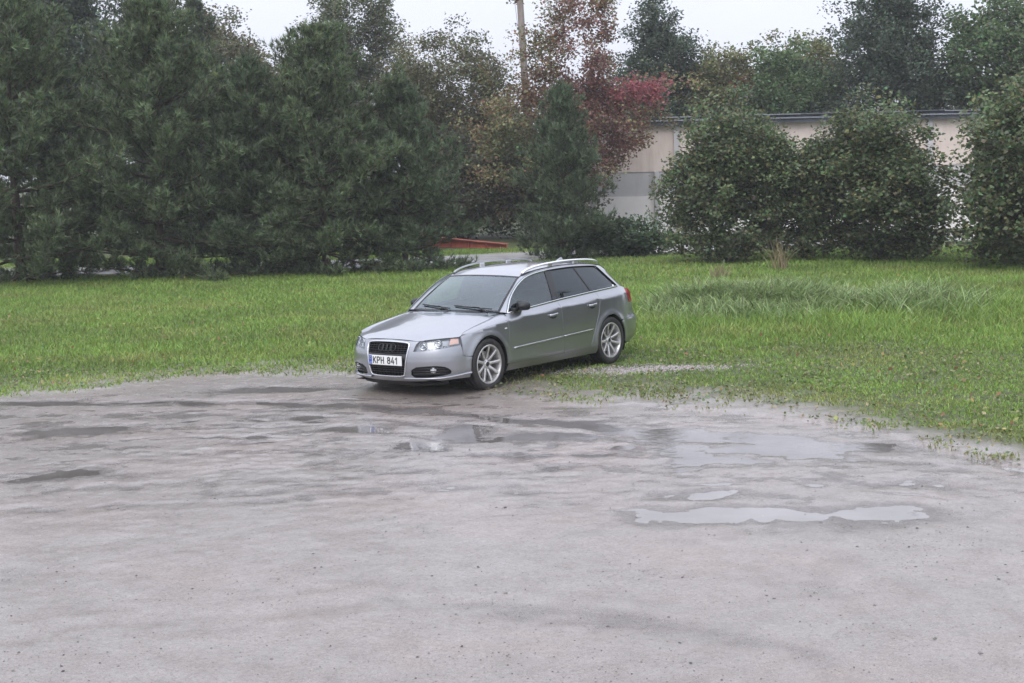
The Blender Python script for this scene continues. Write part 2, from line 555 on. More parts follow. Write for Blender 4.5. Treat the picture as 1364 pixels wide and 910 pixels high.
M = {}
M['paint'] = mat_paint()
M['black'] = plain('black_trim', (0.012, 0.012, 0.014), 0.45)
M['gloss_black'] = plain('gloss_black_trim', (0.008, 0.008, 0.01), 0.12)
M['chrome'] = plain('satin_chrome', (0.66, 0.67, 0.69), 0.25, 1.0)
M['silver'] = plain('roof_rail_silver', (0.78, 0.79, 0.81), 0.3, 0.8)
M['rubber'] = plain('seal_rubber', (0.015, 0.015, 0.015), 0.7)
M['inner'] = plain('cavity_black', (0.006, 0.006, 0.006), 0.9)
M['cabin'] = plain('cabin_trim_dark', (0.035, 0.035, 0.038), 0.8)
M['seat'] = plain('seat_fabric_dark', (0.03, 0.03, 0.033), 0.9)
M['tyre'] = mat_tyre()
M['alloy'] = mat_alloy()
M['disc'] = plain('brake_disc_steel', (0.28, 0.26, 0.25), 0.4, 1.0)
M['ws_glass'] = mat_glass('windscreen_glass', (0.55, 0.66, 0.65), 1.0, .15)
M['side_glass'] = mat_glass('side_glass', (0.42, 0.48, 0.47), 1.0, .10)
M['dark_glass'] = mat_glass('tinted_glass', (0.02, 0.021, 0.024), 1.0, .06)
M['lens'] = mat_glass('headlight_lens', (0.92, 0.93, 0.94), 0.8, .06)
M['reflector'] = plain('headlight_reflector', (0.52, 0.53, 0.55), 0.25, 1.0)
M['hl_dark'] = plain('headlight_bezel', (0.36, 0.37, 0.39), 0.35, 0.7)
M['amber'] = plain('amber_lens', (0.72, 0.46, 0.38), 0.2)
M['red_lens'] = plain('tail_lamp_red', (0.35, 0.02, 0.03), 0.15)
M['white'] = plain('plate_white', (0.78, 0.79, 0.78), 0.4)
M['blue'] = plain('plate_blue', (0.03, 0.09, 0.42), 0.4)
M['ink'] = plain('plate_ink', (0.02, 0.02, 0.025), 0.5)
M['yellow'] = plain('plate_yellow', (0.8, 0.6, 0.05), 0.5)
M['fog'] = plain('fog_lamp_glass', (0.55, 0.56, 0.58), 0.12, 0.9)
M['sticker'] = plain('sticker_white', (0.75, 0.75, 0.74), 0.5)

KEEP_N = {}
WS_EDGE = [(1.35, .705, .905), (1.45, .685, .984), (1.55, .662, 1.056), (1.66, .638, 1.127), (1.76, .616, 1.188), (1.86, .592, 1.247), (1.95, .567, 1.297)]
# ---- plan outline of the body (x back from the nose, y to the car's left)
_pl = np.array([(0.0, 0.0), (0.012, .20), (.035, .36), (.080, .52), (.138, .632), (.22, .728), (.335, .805), (.49, .853), (.70, .877),
                (.95, .884), (1.4, .886), (2.3, .888), (3.1, .887), (3.5, .884), (3.8, .872), (4.05, .846), (4.25, .80),
                (4.40, .73), (4.49, .60), (4.535, .40), (4.55, .2), (4.553, 0.0)])


def _catmull(P, n=24):
    P = np.vstack([2 * P[0] - P[1], P, 2 * P[-1] - P[-2]])
    P[0] = P[2] * np.array([1, -1]); P[-1] = P[-3] * np.array([1, -1])
    out = []
    for i in range(1, len(P) - 2):
        p0, p1, p2, p3 = P[i - 1:i + 3]
        for t in np.linspace(0, 1, n, endpoint=False):
            out.append(0.5 * ((2 * p1) + (-p0 + p2) * t + (2 * p0 - 5 * p1 + 4 * p2 - p3) * t ** 2 + (-p0 + 3 * p1 - 3 * p2 + p3) * t ** 3))
    out.append(P[-2])
    return np.array(out)


PLC = _catmull(_pl)
_seg = np.linalg.norm(np.diff(PLC, axis=0), axis=1)
PLU = np.concatenate([[0], np.cumsum(_seg)])
_tan = np.gradient(PLC, axis=0); _tan /= np.linalg.norm(_tan, axis=1)[:, None]
PLN = np.stack([-_tan[:, 1], _tan[:, 0]], 1)           # outward normal
UMAX = PLU[-1]
_imax = int(np.argmax(PLC[:, 1]))
_fr = PLC[:, 0] < 0.6


def u_of_x(x): return np.interp(x, PLC[:, 0], PLU)
def u_of_y(y):
    s = np.sign(y)
    return s * np.interp(np.abs(y), PLC[_fr, 1], PLU[_fr])


WF, WR, WB, WZ = 0.90, 3.548, 0.32, 0.325     # front axle, rear axle, hub height, arch centre height
ARCH = 0.35


def zsh(x): return np.interp(x, [.35, .45, .8, 1.265, 2.25, 3.316, 4.1, 4.6], [.68, .705, .765, .817, .864, .905, .915, .915])
def zbelt(x): return np.interp(x, [1.0, 1.36, 1.88, 2.53, 3.18, 3.93, 4.3, 4.6], [.872, .888, .921, .964, .993, 1.017, 1.02, 1.02])


def inset(u, z):
    x = np.interp(np.abs(u), PLU, PLC[:, 0]); z = np.asarray(z, float)
    sh, be = zsh(x), np.maximum(zbelt(x), zsh(x) + .05)
    d = np.where(z < .32, .065 * np.clip((.32 - z) / .15, 0, 2) ** 1.7, 0.0)
    d = d + .017 * (np.clip(z, .5, sh) - .5) ** 2 / .35 ** 2
    t = np.clip((z - sh) / (be - sh), 0, 1)
    d = d + np.where(z > sh, .003, 0) + .058 * t ** 0.9
    g = np.clip((z - be) / (1.34 - be), 0, 1.3)
    d = d + .165 * g ** 1.12
    rt = np.clip((x - 2.5) / 1.45, 0, 1.2) ** 2
    d = d + rt * (.03 * t + .03 * g)
    d = d + .03 * smoothstep(2.3, 1.6, x) * np.clip(g * 3, 0, 1)
    # nose and tail profiles
    df = np.interp(z, [.10, .17, .205, .25, .32, .42, .50, .56, .62, .66, .70, .76], [.12, .07, .035, .018, .006, 0, .006, .02, .042, .065, .10, .17])
    dr = np.interp(z, [.10, .24, .32, .42, .56, .585, .62, .80, .92, 1.0, 1.1], [.16, .07, .02, .0, .006, .02, .045, .065, .09, .14, .22])
    wf = 1 - smoothstep(.12, .70, x); wr = smoothstep(3.85, 4.35, x)
    d = d * (1 - wf - wr) + df * wf + dr * wr
    for ax in (WF, WR):
        r = np.hypot(x - ax, z - WZ)
        d = d - .016 * np.exp(-(np.maximum(r - ARCH, 0) / .055) ** 2) * (z < .86)
    return d


def wrap(u, z, off=0.0):
    """a point of the outer skin: u along the outline (signed, + is the car's left), z height"""
    u = np.asarray(u, float); z = np.asarray(z, float)
    a = np.abs(u); s = np.where(u < 0, -1.0, 1.0)
    d = inset(u, z) - off
    x = np.interp(a, PLU, PLC[:, 0]); y = np.interp(a, PLU, PLC[:, 1])
    nx = np.interp(a, PLU, PLN[:, 0]); ny = np.interp(a, PLU, PLN[:, 1])
    x = x - nx * d; y = np.maximum(y - ny * d, 0.0)
    return np.stack(np.broadcast_arrays(x, y * s, z), -1)


def resample(poly, step, closed=True):
    P = np.asarray(poly, float); out = []
    n = len(P)
    for i in range(n if closed else n - 1):
        a, b = P[i], P[(i + 1) % n]
        k = max(1, int(math.ceil(np.linalg.norm(b - a) / step)))
        for j in range(k): out.append(a + (b - a) * j / k)
    if not closed: out.append(P[-1])
    return np.array(out)


def smooth_poly(poly, it=2, closed=True):
    P = np.asarray(poly, float)
    for _ in range(it):
        if closed:
            Q = np.roll(P, -1, 0)
            P = np.stack([.75 * P + .25 * Q, .25 * P + .75 * Q], 1).reshape(-1, P.shape[1])
        else:
            A, B = P[:-1], P[1:]
            R = np.stack([.75 * A + .25 * B, .25 * A + .75 * B], 1).reshape(-1, P.shape[1])
            P = np.vstack([P[:1], R, P[-1:]])
    return P


def inside(P, poly):
    x, y = P[:, 0], P[:, 1]; c = np.zeros(len(P), bool)
    n = len(poly); j = n - 1
    for i in range(n):
        xi, yi = poly[i]; xj, yj = poly[j]
        if yi != yj:
            c ^= ((yi > y) != (yj > y)) & (x < (xj - xi) * (y - yi) / (yj - yi) + xi)
        j = i
    return c


def cdt(outline, holes=(), step=.035, edge=.02):
    loops = [resample(outline, edge)] + [resample(h, edge) for h in holes]
    V = []; E = []
    for L in loops:
        o = len(V); V += [tuple(p) for p in L]
        E += [(o + i, o + (i + 1) % len(L)) for i in range(len(L))]
    B = np.array(V)
    lo, hi = B.min(0), B.max(0)
    gx, gy = np.meshgrid(np.arange(lo[0] + step / 2, hi[0], step), np.arange(lo[1] + step / 2, hi[1], step))
    gx[1::2] += step / 2
    G = np.stack([gx.ravel(), gy.ravel()], 1)
    k = inside(G, loops[0])
    for h in loops[1:]: k &= ~inside(G, h)
    G = G[k]
    if len(G):
        dmin = np.min(np.linalg.norm(G[:, None] - B[None], axis=2), axis=1)
        G = G[dmin > step * .45]
    allv = [Vector(p) for p in V] + [Vector(p) for p in G]
    vs_, es_, fs_, *_ = delaunay_2d_cdt(allv, E, [], 0, 1e-6)
    P = np.array([tuple(p) for p in vs_]); F = np.array([f for f in fs_ if len(f) == 3])
    C = P[F].mean(1)
    k = inside(C, loops[0])
    for h in loops[1:]: k &= ~inside(C, h)
    F = F[k]
    used = np.unique(F); mp = -np.ones(len(P), int); mp[used] = np.arange(len(used))
    return P[used], mp[F]


def orient(V, F, ref):
    """turn faces to point away from ref line (car axis)"""
    A = V[F[:, 1]] - V[F[:, 0]]; B = V[F[:, 2]] - V[F[:, 0]]
    N = np.cross(A, B); C = V[F].mean(1) - ref
    fl = (N * C).sum(1) < 0
    F = F.copy(); F[fl] = F[fl][:, ::-1]
    return F


def skin(name, outline, mat, parent, holes=(), side=1, off=0.0, step=.035, edge=.02, lip=0.0):
    """panel of the wrap surface; outline in (u, z). side=-1 mirrors. lip folds its border inwards"""
    P, F = cdt(outline, holes, step, edge)
    V = wrap(P[:, 0], P[:, 1], off)
    F = orient(V, F, np.array([2.2, 0, .6]))
    if lip > 0:
        ed = {}
        for t in F:
            for i in range(3):
                a, b = int(t[i]), int(t[(i + 1) % 3])
                ed.setdefault((min(a, b), max(a, b)), []).append((a, b))
        bd = [v[0] for v in ed.values() if len(v) == 1]
        bi = sorted({i for e in bd for i in e}); mp = {b: len(V) + k for k, b in enumerate(bi)}
        W2 = wrap(P[bi, 0], P[bi, 1], off - lip)
        V = np.vstack([V, W2])
        faces = [tuple(t) for t in F] + [(b, a, mp[a], mp[b]) for a, b in bd]
    else:
        faces = [tuple(t) for t in F]
    if side < 0:
        V = V * np.array([1, -1, 1]); faces = [f[::-1] for f in faces]
    o = obj(name, V, faces, mat, parent, True)
    # normals from the surface itself, so that reflections run smoothly across the triangles
    e = .012; p0 = P if lip <= 0 else np.vstack([P, P[bi]])
    du = wrap(p0[:, 0] + e, p0[:, 1], off) - wrap(p0[:, 0] - e, p0[:, 1], off); dz = wrap(p0[:, 0], p0[:, 1] + e, off) - wrap(p0[:, 0], p0[:, 1] - e, off)
    nn = np.cross(du, dz); nn /= np.linalg.norm(nn, axis=1)[:, None] + 1e-12
    cen = np.stack([np.clip(V[:, 0], 1.0, 3.6), 0 * V[:, 0], 0 * V[:, 0] + .6], 1)
    if side < 0: nn = nn * np.array([1, -1, 1])
    sg = np.sign((nn * (V - cen)).sum(1)); sg[sg == 0] = 1
    KEEP_N[o.data.name] = nn * sg[:, None]
    o.data.normals_split_custom_set_from_vertices([tuple(q) for q in KEEP_N[o.data.name]])
    return o


def soften_normals(o, it=6):
    me = o.data; n = len(me.vertices)
    N = np.empty(n * 3, np.float32); me.vertices.foreach_get('normal', N); N = N.reshape(-1, 3).astype(float)
    E = np.empty(len(me.edges) * 2, np.int32); me.edges.foreach_get('vertices', E); E = E.reshape(-1, 2)
    deg = np.bincount(E.ravel(), minlength=n)[:, None] + 1.0
    for _ in range(it):
        S = N.copy(); np.add.at(S, E[:, 0], N[E[:, 1]]); np.add.at(S, E[:, 1], N[E[:, 0]])
        N = S / deg; N /= np.linalg.norm(N, axis=1)[:, None] + 1e-12
    KEEP_N[me.name] = N
    me.normals_split_custom_set_from_vertices([tuple(q) for q in N])


def loft(name, curves, mat, parent, side=1, flip=False):
    A = np.array(curves, float)               # rows, cols, 3
    r, c = A.shape[:2]
    V = A.reshape(-1, 3).copy(); F = []
    for i in range(r - 1):
        for j in range(c - 1):
            q = (i * c + j, i * c + j + 1, (i + 1) * c + j + 1, (i + 1) * c + j)
            F.append(q[::-1] if flip else q)
    Fa = np.array(F)                          # outward side away from the car's axis
    N = np.cross(V[Fa[:, 2]] - V[Fa[:, 0]], V[Fa[:, 3]] - V[Fa[:, 1]]); Cc = V[Fa].mean(1)
    ref = np.stack([np.clip(Cc[:, 0], 1.0, 3.6), 0 * Cc[:, 0], 0 * Cc[:, 0] + .6], 1)
    if (N * (Cc - ref)).sum() < 0: F = [f[::-1] for f in F]
    if side < 0:
        V[:, 1] *= -1; F = [f[::-1] for f in F]
    return obj(name, V, F, mat, parent, True)


def rs3(P, n):
    """resample a 3D polyline to n points, smoothed"""
    P = smooth_poly(P, 2, False)
    d = np.concatenate([[0], np.cumsum(np.linalg.norm(np.diff(P, axis=0), axis=1))])
    t = np.linspace(0, d[-1], n)
    return np.stack([np.interp(t, d, P[:, k]) for k in range(P.shape[1])], 1)


def X(x, z): return (float(u_of_x(x)), z)
def Yz(y, z): return (float(u_of_y(y)), z)


def arch_pts(ax, z0, z1, front, r=ARCH, n=14):
    """points of a wheel arch from height z0 to z1 on its front (True) or rear side"""
    a0 = math.asin(np.clip((z0 - WZ) / r, -1, 1)); a1 = math.asin(np.clip((z1 - WZ) / r, -1, 1))
    s = -1 if front else 1
    return [X(ax + s * r * math.cos(a), WZ + r * math.sin(a)) for a in np.linspace(a0, a1, n)]


def ribbon(name, path3, width_dir, w, t, mat, parent):
    """flat strip with thickness swept along a 3D path; width_dir per point, w width, t thickness (outwards along the normal)"""
    P = np.asarray(path3, float); D = np.asarray(width_dir, float)
    D = D / np.linalg.norm(D, axis=1)[:, None]
    T = np.gradient(P, axis=0); T /= np.linalg.norm(T, axis=1)[:, None]
    N = np.cross(T, D); N /= np.linalg.norm(N, axis=1)[:, None]
    sgn = np.sign((N * (P - np.array([2.2, 0, .7]))).sum(1)); N *= sgn[:, None]
    prof = [(-.5, -.3), (-.5, .6), (-.3, 1), (.3, 1), (.5, .6), (.5, -.3)]
    V = []; F = []; k = len(prof)
    for p, d, n in zip(P, D, N):
        for a, b in prof: V.append(p + d * w * a + n * t * b)
    for i in range(len(P) - 1):
        for j in range(k - 1):
            F.append((i * k + j, i * k + j + 1, (i + 1) * k + j + 1, (i + 1) * k + j))
    F.append(tuple(range(k))); F.append(tuple((len(P) - 1) * k + j for j in range(k))[::-1])
    o = obj(name, V, F, mat, parent, True)
    bm = bmesh.new(); bm.from_mesh(o.data); bmesh.ops.recalc_face_normals(bm, faces=bm.faces[:]); bm.to_mesh(o.data); bm.free()
    return o


def make_wheel(parent, name='wheel'):
    """wheel about the local y axis, outer face at +y"""
    w = bpy.data.objects.new(name, None); w.empty_display_size = .1
    link(w, parent)
    R = .32; r = .236
    tp = [(r - .012, .085), (r + .004, .098), (r + .03, .106), (R - .03, .107), (R - .012, .100), (R - .003, .085), (R, .06), (R - .001, .052), (R - .008, .05), (R - .008, .042), (R, .04), (R, .004),
          (R - .008, .002), (R - .008, -.006), (R, -.008), (R, -.04), (R - .008, -.042), (R - .008, -.05), (R, -.052), (R - .003, -.085), (R - .02, -.103), (r + .03, -.106), (r, -.09), (r - .012, -.085)]
    V, F = lathe(tp, 56); obj('tyre', V, F, M['tyre'], w)
    rm = MB()
    V, F = lathe([(r - .014, .080), (r + .002, .097), (r + .004, .101), (r - .004, .104), (r - .016, .100), (r - .022, .085), (r - .03, .03), (r - .05, -.05), (r - .02, -.085), (r, -.095)], 56); rm.add(V, F)
    V, F = lathe([(.0, .072), (.032, .072), (.036, .069), (.045, .066), (.066, .058), (.07, .045), (.07, .0), (0, 0)], 28); rm.add(V, F)
    ns = 9
    for k in range(ns):                       # nine straight spokes, each two-faceted
        a = 2 * PI * k / ns + .17
        ca, sa = math.cos(a), math.sin(a)
        prof = []
        for rr, hw, yo, th in ((.05, .019, .060, .045), (.10, .0165, .074, .04), (.16, .0165, .088, .034), (.205, .019, .096, .03), (r - .010, .025, .098, .028)):
            prof.append((rr, hw, yo, th))
        V = []; F = []
        for rr, hw, yo, th in prof:
            for (dx, dy) in ((-hw, yo - th), (-hw, yo - .005), (-hw * .55, yo), (hw * .55, yo), (hw, yo - .005), (hw, yo - th)):
                V.append((rr * ca - dx * sa, dy, rr * sa + dx * ca))
        m = 6
        for i in range(len(prof) - 1):
            for j in range(m):
                l = (j + 1) % m
                F.append((i * m + j, i * m + l, (i + 1) * m + l, (i + 1) * m + j))
        rm.add(V, F)
    rim = rm.build('rim', M['alloy'], w, True)
    bm = bmesh.new(); bm.from_mesh(rim.data); bmesh.ops.recalc_face_normals(bm, faces=bm.faces[:]); bm.to_mesh(rim.data); bm.free()
    rim.data.set_sharp_from_angle(angle=math.radians(35))
    V, F = lathe([(0, .076), (.027, .076), (.03, .072)], 20); obj('hub_cap', V, F, M['black'], w)
    b = MB()
    for k in range(5):
        a = 2 * PI * k / 5
        b.tube([(.05 * math.cos(a), .05, .05 * math.sin(a)), (.05 * math.cos(a), .07, .05 * math.sin(a))], .008, 6)
    tag(b.build('wheel_bolts', M['disc'], w, True), kind='stuff')
    V, F = lathe([(.06, .012), (.155, .012), (.155, -.012), (.06, -.012)], 32); obj('brake_disc', V, F, M['disc'], w, False)
    V, F = lathe([(0, -.03), (r - .03, -.03)], 32); obj('back_plate', V, F, M['inner'], w)
    c = MB(); c.box((-.13, 0, .03), (.06, .07, .16)); c.build('brake_caliper', M['cabin'], w, bevel=.01)
    return w


GLYPH = {   # plate lettering as strokes in a unit box (0..1 wide, 0..1 high)
    'K': [[(0, 0), (0, 1)], [(.95, 1), (.05, .42)], [(.32, .58), (1, 0)]],
    'P': [[(0, 0), (0, 1), (.62, 1), (.9, .93), (1, .76), (.9, .57), (.62, .48), (0, .48)]],
    'H': [[(0, 0), (0, 1)], [(1, 0), (1, 1)], [(0, .5), (1, .5)]],
    '8': [[(.5, .54), (.16, .62), (.06, .78), (.16, .94), (.5, 1), (.84, .94), (.94, .78), (.84, .62), (.5, .54), (.12, .46), (0, .26), (.12, .07), (.5, 0), (.88, .07), (1, .26), (.88, .46), (.5, .54)]],
    '4': [[(.62, 1), (0, .28), (1, .28)], [(.76, .55), (.76, 0)]],
    '1': [[(.1, .76), (.62, 1), (.62, 0)]],
    'L': [[(0, 1), (0, 0), (1, 0)]], 'T': [[(0, 1), (1, 1)], [(.5, 1), (.5, 0)]],
}


def strokes(mb, ch, x0, y0, w, h, sw, fn):
    for s in GLYPH[ch]:
        P = [(x0 + a * w, y0 + b * h) for a, b in s]
        for (a, b) in zip(P[:-1], P[1:]):
            dx, dy = b[0] - a[0], b[1] - a[1]; l = math.hypot(dx, dy) or 1
            ex, ey = dx / l * sw * .5, dy / l * sw * .5
            nx, ny = -ey, ex
            q = [(a[0] - ex + nx, a[1] - ey + ny), (b[0] + ex + nx, b[1] + ey + ny), (b[0] + ex - nx, b[1] + ey - ny), (a[0] - ex - nx, a[1] - ey - ny)]
            mb.add([fn(p, 0) for p in q] + [fn(p, 1) for p in q], [(4, 5, 6, 7), (0, 1, 5, 4), (1, 2, 6, 5), (2, 3, 7, 6), (3, 0, 4, 7)])


def make_car():
    car = thing('parked_car', 'silver grey estate car parked half on the grass, facing the muddy lot', 'car')
    body = obj('body_shell', *_inner_shell(), M['inner'], car)
    # ---------------------------------------------------------------- front bumper with its openings
    hl_low = [Yz(.395, .548), Yz(.50, .553), Yz(.60, .563), X(.215, .578), X(.32, .594), X(.43, .604)]
    hl_top = [X(.45, .690), X(.36, .694), X(.25, .692), Yz(.68, .687), Yz(.56, .678), Yz(.47, .664), Yz(.42, .628), Yz(.395, .548)]
    left = [(0., .186), Yz(.30, .188), Yz(.6, .194), X(.3, .205)] + [p for p in arch_pts(WF, .205, .452, True)][0:] + \
           [X(.50, .462), X(.45, .475)] + hl_low[::-1] + [Yz(.418, .628), Yz(.455, .662)]
    right = [(-u, z) for u, z in left[::-1]][:-1]
    out = left + [(0, .682)] + right
    g = .0
    gf = [Yz(0, .232), Yz(.20, .234), Yz(.262, .246), Yz(.285, .275), Yz(.318, .46), Yz(.345, .60), Yz(.343, .638), Yz(.315, .660), Yz(.18, .671), Yz(0, .674)]
    gfull = gf + [(-u, z) for u, z in gf[::-1]][1:-1]
    fog = [Yz(.345, .234), Yz(.368, .360), Yz(.60, .380), X(.18, .378), X(.25, .356), X(.305, .305), X(.285, .268), X(.18, .248), Yz(.55, .236)]
    fog = smooth_poly(fog, 1)
    fogR = [(-u, z) for u, z in fog[::-1]]
    skin('front_bumper', out, M['paint'], car, [gfull, fog, fogR], step=.03, edge=.015, lip=.02)
    # chrome frame round the grille
    gp = resample(smooth_poly(gfull, 1), .02)
    P = wrap(gp[:, 0], gp[:, 1], .004)
    c2 = np.array([0, .455]); wd = np.stack([np.zeros(len(gp)), (gp[:, 0] - c2[0]), (gp[:, 1] - c2[1])], 1)
    tp = np.roll(gp, -1, 0) - np.roll(gp, 1, 0); nd = np.stack([-tp[:, 1], tp[:, 0]], 1); nd /= np.linalg.norm(nd, axis=1)[:, None]
    nd *= np.sign((nd * (gp - c2)).sum(1))[:, None]
    def ring(a, off): q = gp + nd * a; return wrap(q[:, 0], q[:, 1], off)
    rows = [ring(-.020, -.03), ring(-.020, .004), ring(-.016, .010), ring(-.005, .010), ring(-.001, .004), ring(-.001, -.02)]
    rows = [np.vstack([r, r[:1]]) for r in rows]
    loft('grille_frame', rows, M['chrome'], car)
    # grille: black backing, horizontal and vertical bars, lower mesh
    gi = gp - nd * .024
    gr = skin('grille', gi, M['inner'], car, off=-.075, step=.05, edge=.03)
    b = MB(); W2 = gi[:, 0].max()
    def halfw(z):
        return float(np.interp(z, [.24, .275, .46, .60, .64], [.24, .262, .295, .322, .31]))
    for z in np.arange(.295, .655, .026):
        if .385 < z < .515: continue
        hw = halfw(z); us = np.linspace(-u_of_y(hw), u_of_y(hw), 17)
        A = wrap(us, us * 0 + z, -.018)
        for i in range(16): b.box((A[i] + A[i + 1]) / 2, (.022, np.linalg.norm(A[i + 1] - A[i]) + .002, .006), Matrix.Rotation(math.atan2(-(A[i + 1] - A[i])[0], (A[i + 1] - A[i])[1]), 3, 'Z'))
    for y in np.arange(-.30, .301, .046):
        for z0, z1 in ((.255, .385), (.515, .652)):
            zz = [z for z in np.linspace(z0, z1, 6) if halfw(z) > abs(y)]
            if len(zz) < 2: continue
            A = wrap(u_of_y(y) + 0 * np.array(zz), np.array(zz), -.024)
            b.tube(A, .0045, 4)
    tag(b.build('grille_bars', M['black'], gr), kind='stuff')
    ux = np.linspace(-u_of_y(.302), u_of_y(.302), 15)
    loft('plate_carrier', [wrap(ux, ux * 0 + z, o) for z, o in ((.378, -.03), (.378, -.006), (.515, -.006), (.515, -.03))], M['black'], gr, flip=True)
    # four rings on the grille, blacked out
    b = MB()
    for k in range(4):
        y0 = (k - 1.5) * .064
        pts = []
        for a in np.linspace(0, 2 * PI, 25)[:-1]:
            pts.append(wrap(u_of_y(y0 + .042 * math.cos(a)), .588 + .042 * math.sin(a), -.002))
        b.tube(pts, .0062, 6, closed=True)
    tag(b.build('emblem', M['gloss_black'], gr, True), 'emblem of four interlocking black rings')
    # number plate
    px = float(wrap(0., .43)[0]) - .004
    pz, ph, pw = .437, .115, .52
    pl = MB(); pl.box((px, 0, pz), (.012, pw, ph)); plate = pl.build('number_plate', M['white'], car, bevel=.003)
    bl = MB(); bl.box((px - .0075, -pw / 2 + .026, pz), (.004, .046, ph - .008)); bl.build('plate_country_band', M['blue'], plate)
    fn = lambda p, k: (px - .0066 - .002 * k, p[0], pz + p[1])
    cx = -pw / 2 + .066
    for i, ch in enumerate('KPH 841'):
        if ch == ' ': cx += .040; continue
        ink = MB()
        strokes(ink, ch, cx + .006, -.036, .040 if ch != '1' else .034, .072, .0125, fn); cx += .0625
        ink.build('plate_character', M['ink'], plate)
    cl = MB(); f2 = lambda p, k: (px - .0097 - .001 * k, p[0], pz + p[1])
    strokes(cl, 'L', -pw / 2 + .014, -.046, .009, .02, .004, f2); strokes(cl, 'T', -pw / 2 + .028, -.046, .011, .02, .004, f2)
    cl.build('plate_country_code', M['white'], plate)
    st = MB()
    for k in range(12):
        a = 2 * PI * k / 12
        st.box((px - .0102, -pw / 2 + .026 + .014 * math.cos(a), pz + .022 + .014 * math.sin(a)), (.0015, .004, .004))
    tag(st.build('plate_stars', M['yellow'], plate), kind='stuff')
    fr = MB()
    fr.box((px + .002, 0, pz - ph / 2 - .006), (.014, pw + .016, .012)); fr.build('plate_holder', M['black'], plate, bevel=.002)
    for s in (1, -1):
        # fog lamp recess: black floor, two slats, a round lamp
        rec = skin('bumper_vent', fog, M['black'], car, side=s, off=-.045, step=.05)
        sl = MB()
        for z in (.283, .315, .345):
            us = np.linspace(u_of_y(.365), u_of_x(.26), 12)
            sl.tube(wrap(us, us * 0 + z, -.012) * np.array([1, s, 1]), .006, 5)
        tag(sl.build('vent_slats', M['gloss_black'], rec, True), kind='stuff')
        c = wrap(u_of_x(.135), .322, -.020) * np.array([1, s, 1])
        V, F = lathe([(0, .012), (.022, .008), (.034, .0), (.04, -.004), (.04, -.03)], 20)
        fo = obj('fog_lamp', V, F, M['fog'], rec)
        fo.location = c
        fo.rotation_euler = (0, 0, math.atan2(s * .55, -.84) - PI / 2)
        # pale lip under the bumper
        us = np.concatenate([np.linspace(u_of_y(.27), u_of_x(.30), 16), np.linspace(u_of_x(.34), u_of_x(.55), 7)])
        zl = np.interp(us, [us[0], u_of_x(.2), us[-1]], [.222, .226, .262])
        rows = [wrap(us, zl + dz, o) for dz, o in ((.016, -.004), (.010, .020), (.0, .026), (-.010, .022), (-.014, -.004))]
        loft('bumper_lip', rows, M['paint'], car, s, flip=True)
        # headlight
        hp = resample(np.array(hl_low[:-1] + [X(.448, .606), X(.450, .65)] + hl_top[:-1]), .02)
        hl = skin('headlight', hp, M['lens'], car, side=s, off=-.003, step=.03, edge=.015)
        skin('headlight_housing', hp, M['hl_dark'], hl, side=s, off=-.05, step=.05)
        hi = resample(hp, .015)
        r0 = wrap(hi[:, 0], hi[:, 1], -.004); r1 = wrap(hi[:, 0], hi[:, 1], -.05)
        loft('headlight_bezel', [np.vstack([r0, r0[:1]]), np.vstack([r1, r1[:1]])], M['hl_dark'], hl, s)
        for (uu, z, R) in ((u_of_y(.505), .612, .05), (u_of_x(.175), .630, .047)):
            c = wrap(uu, z, -.018)
            V, F = lathe([(0, -.02), (R * .35, -.015), (R * .4, -.002), (R * .42, -.03), (R * .8, -.022), (R, .0), (R * 1.03, -.002), (R * 1.03, -.04)], 24)
            o = obj('reflector_bowl', V, F, M['reflector'], hl)
            o.location = c * np.array([1, s, 1]); o.rotation_euler = (0, 0, math.atan2(s * .35, -.93) - PI / 2)
        am = [X(.29, .612), X(.42, .622), X(.425, .68), X(.33, .684)]
        skin('turn_signal', am, M['amber'], hl, side=s, off=-.022, step=.03)
        # fender
        fe = [X(.454, .69)] + [X(x, float(zsh(x))) for x in np.linspace(.47, 1.30, 16)] + [X(1.303, .60), X(1.300, .40), X(1.285, .285), X(1.255, .285)] + \
             arch_pts(WF, .285, WZ + ARCH - .0005, False, n=20) + arch_pts(WF, .462, WZ + ARCH - .0005, True, n=16)[::-1][1:] + [X(.50, .466), X(.454, .479)]
        skin('fender', fe, M['paint'], car, side=s, step=.03, edge=.02, lip=.018)
        # side marker lamp
        mk = [X(1.222, .716), X(1.262, .718), X(1.262, .732), X(1.222, .730)]
        skin('side_marker', mk, M['white'], car, side=s, off=.005, lip=.008)
        # doors
        bel = lambda a, b_, n=10: [X(x, float(zbelt(x))) for x in np.linspace(a, b_, n)]
        fd = [X(1.296, .278), X(1.310, .40), X(1.313, .60), X(1.310, .79), X(1.316, .83), X(1.345, .884)] + bel(1.37, 2.413)[0:] + [X(2.43, .80), X(2.437, .50), X(2.44, .278)]
        d1 = skin('door', fd, M['paint'], car, side=s, step=.035, lip=.016)
        rd = [X(2.450, .278), X(2.447, .50), X(2.440, .80), X(2.422, .966)] + bel(2.43, 3.30)[1:] + [X(3.325, .94), X(3.318, .88), X(3.275, .74), X(3.235, .66)] + [X(3.19, .575), X(3.135, .46), X(3.085, .36), X(3.05, .278)]
        d2 = skin('door', rd, M['paint'], car, side=s, step=.035, lip=.016)
        # sill
        se = [X(1.272, .19), X(3.20, .185), X(3.225, .20)] + [X(3.20, .274), X(1.265, .274)]
        skin('sill', se, M['paint'], car, side=s, step=.04, lip=.014)
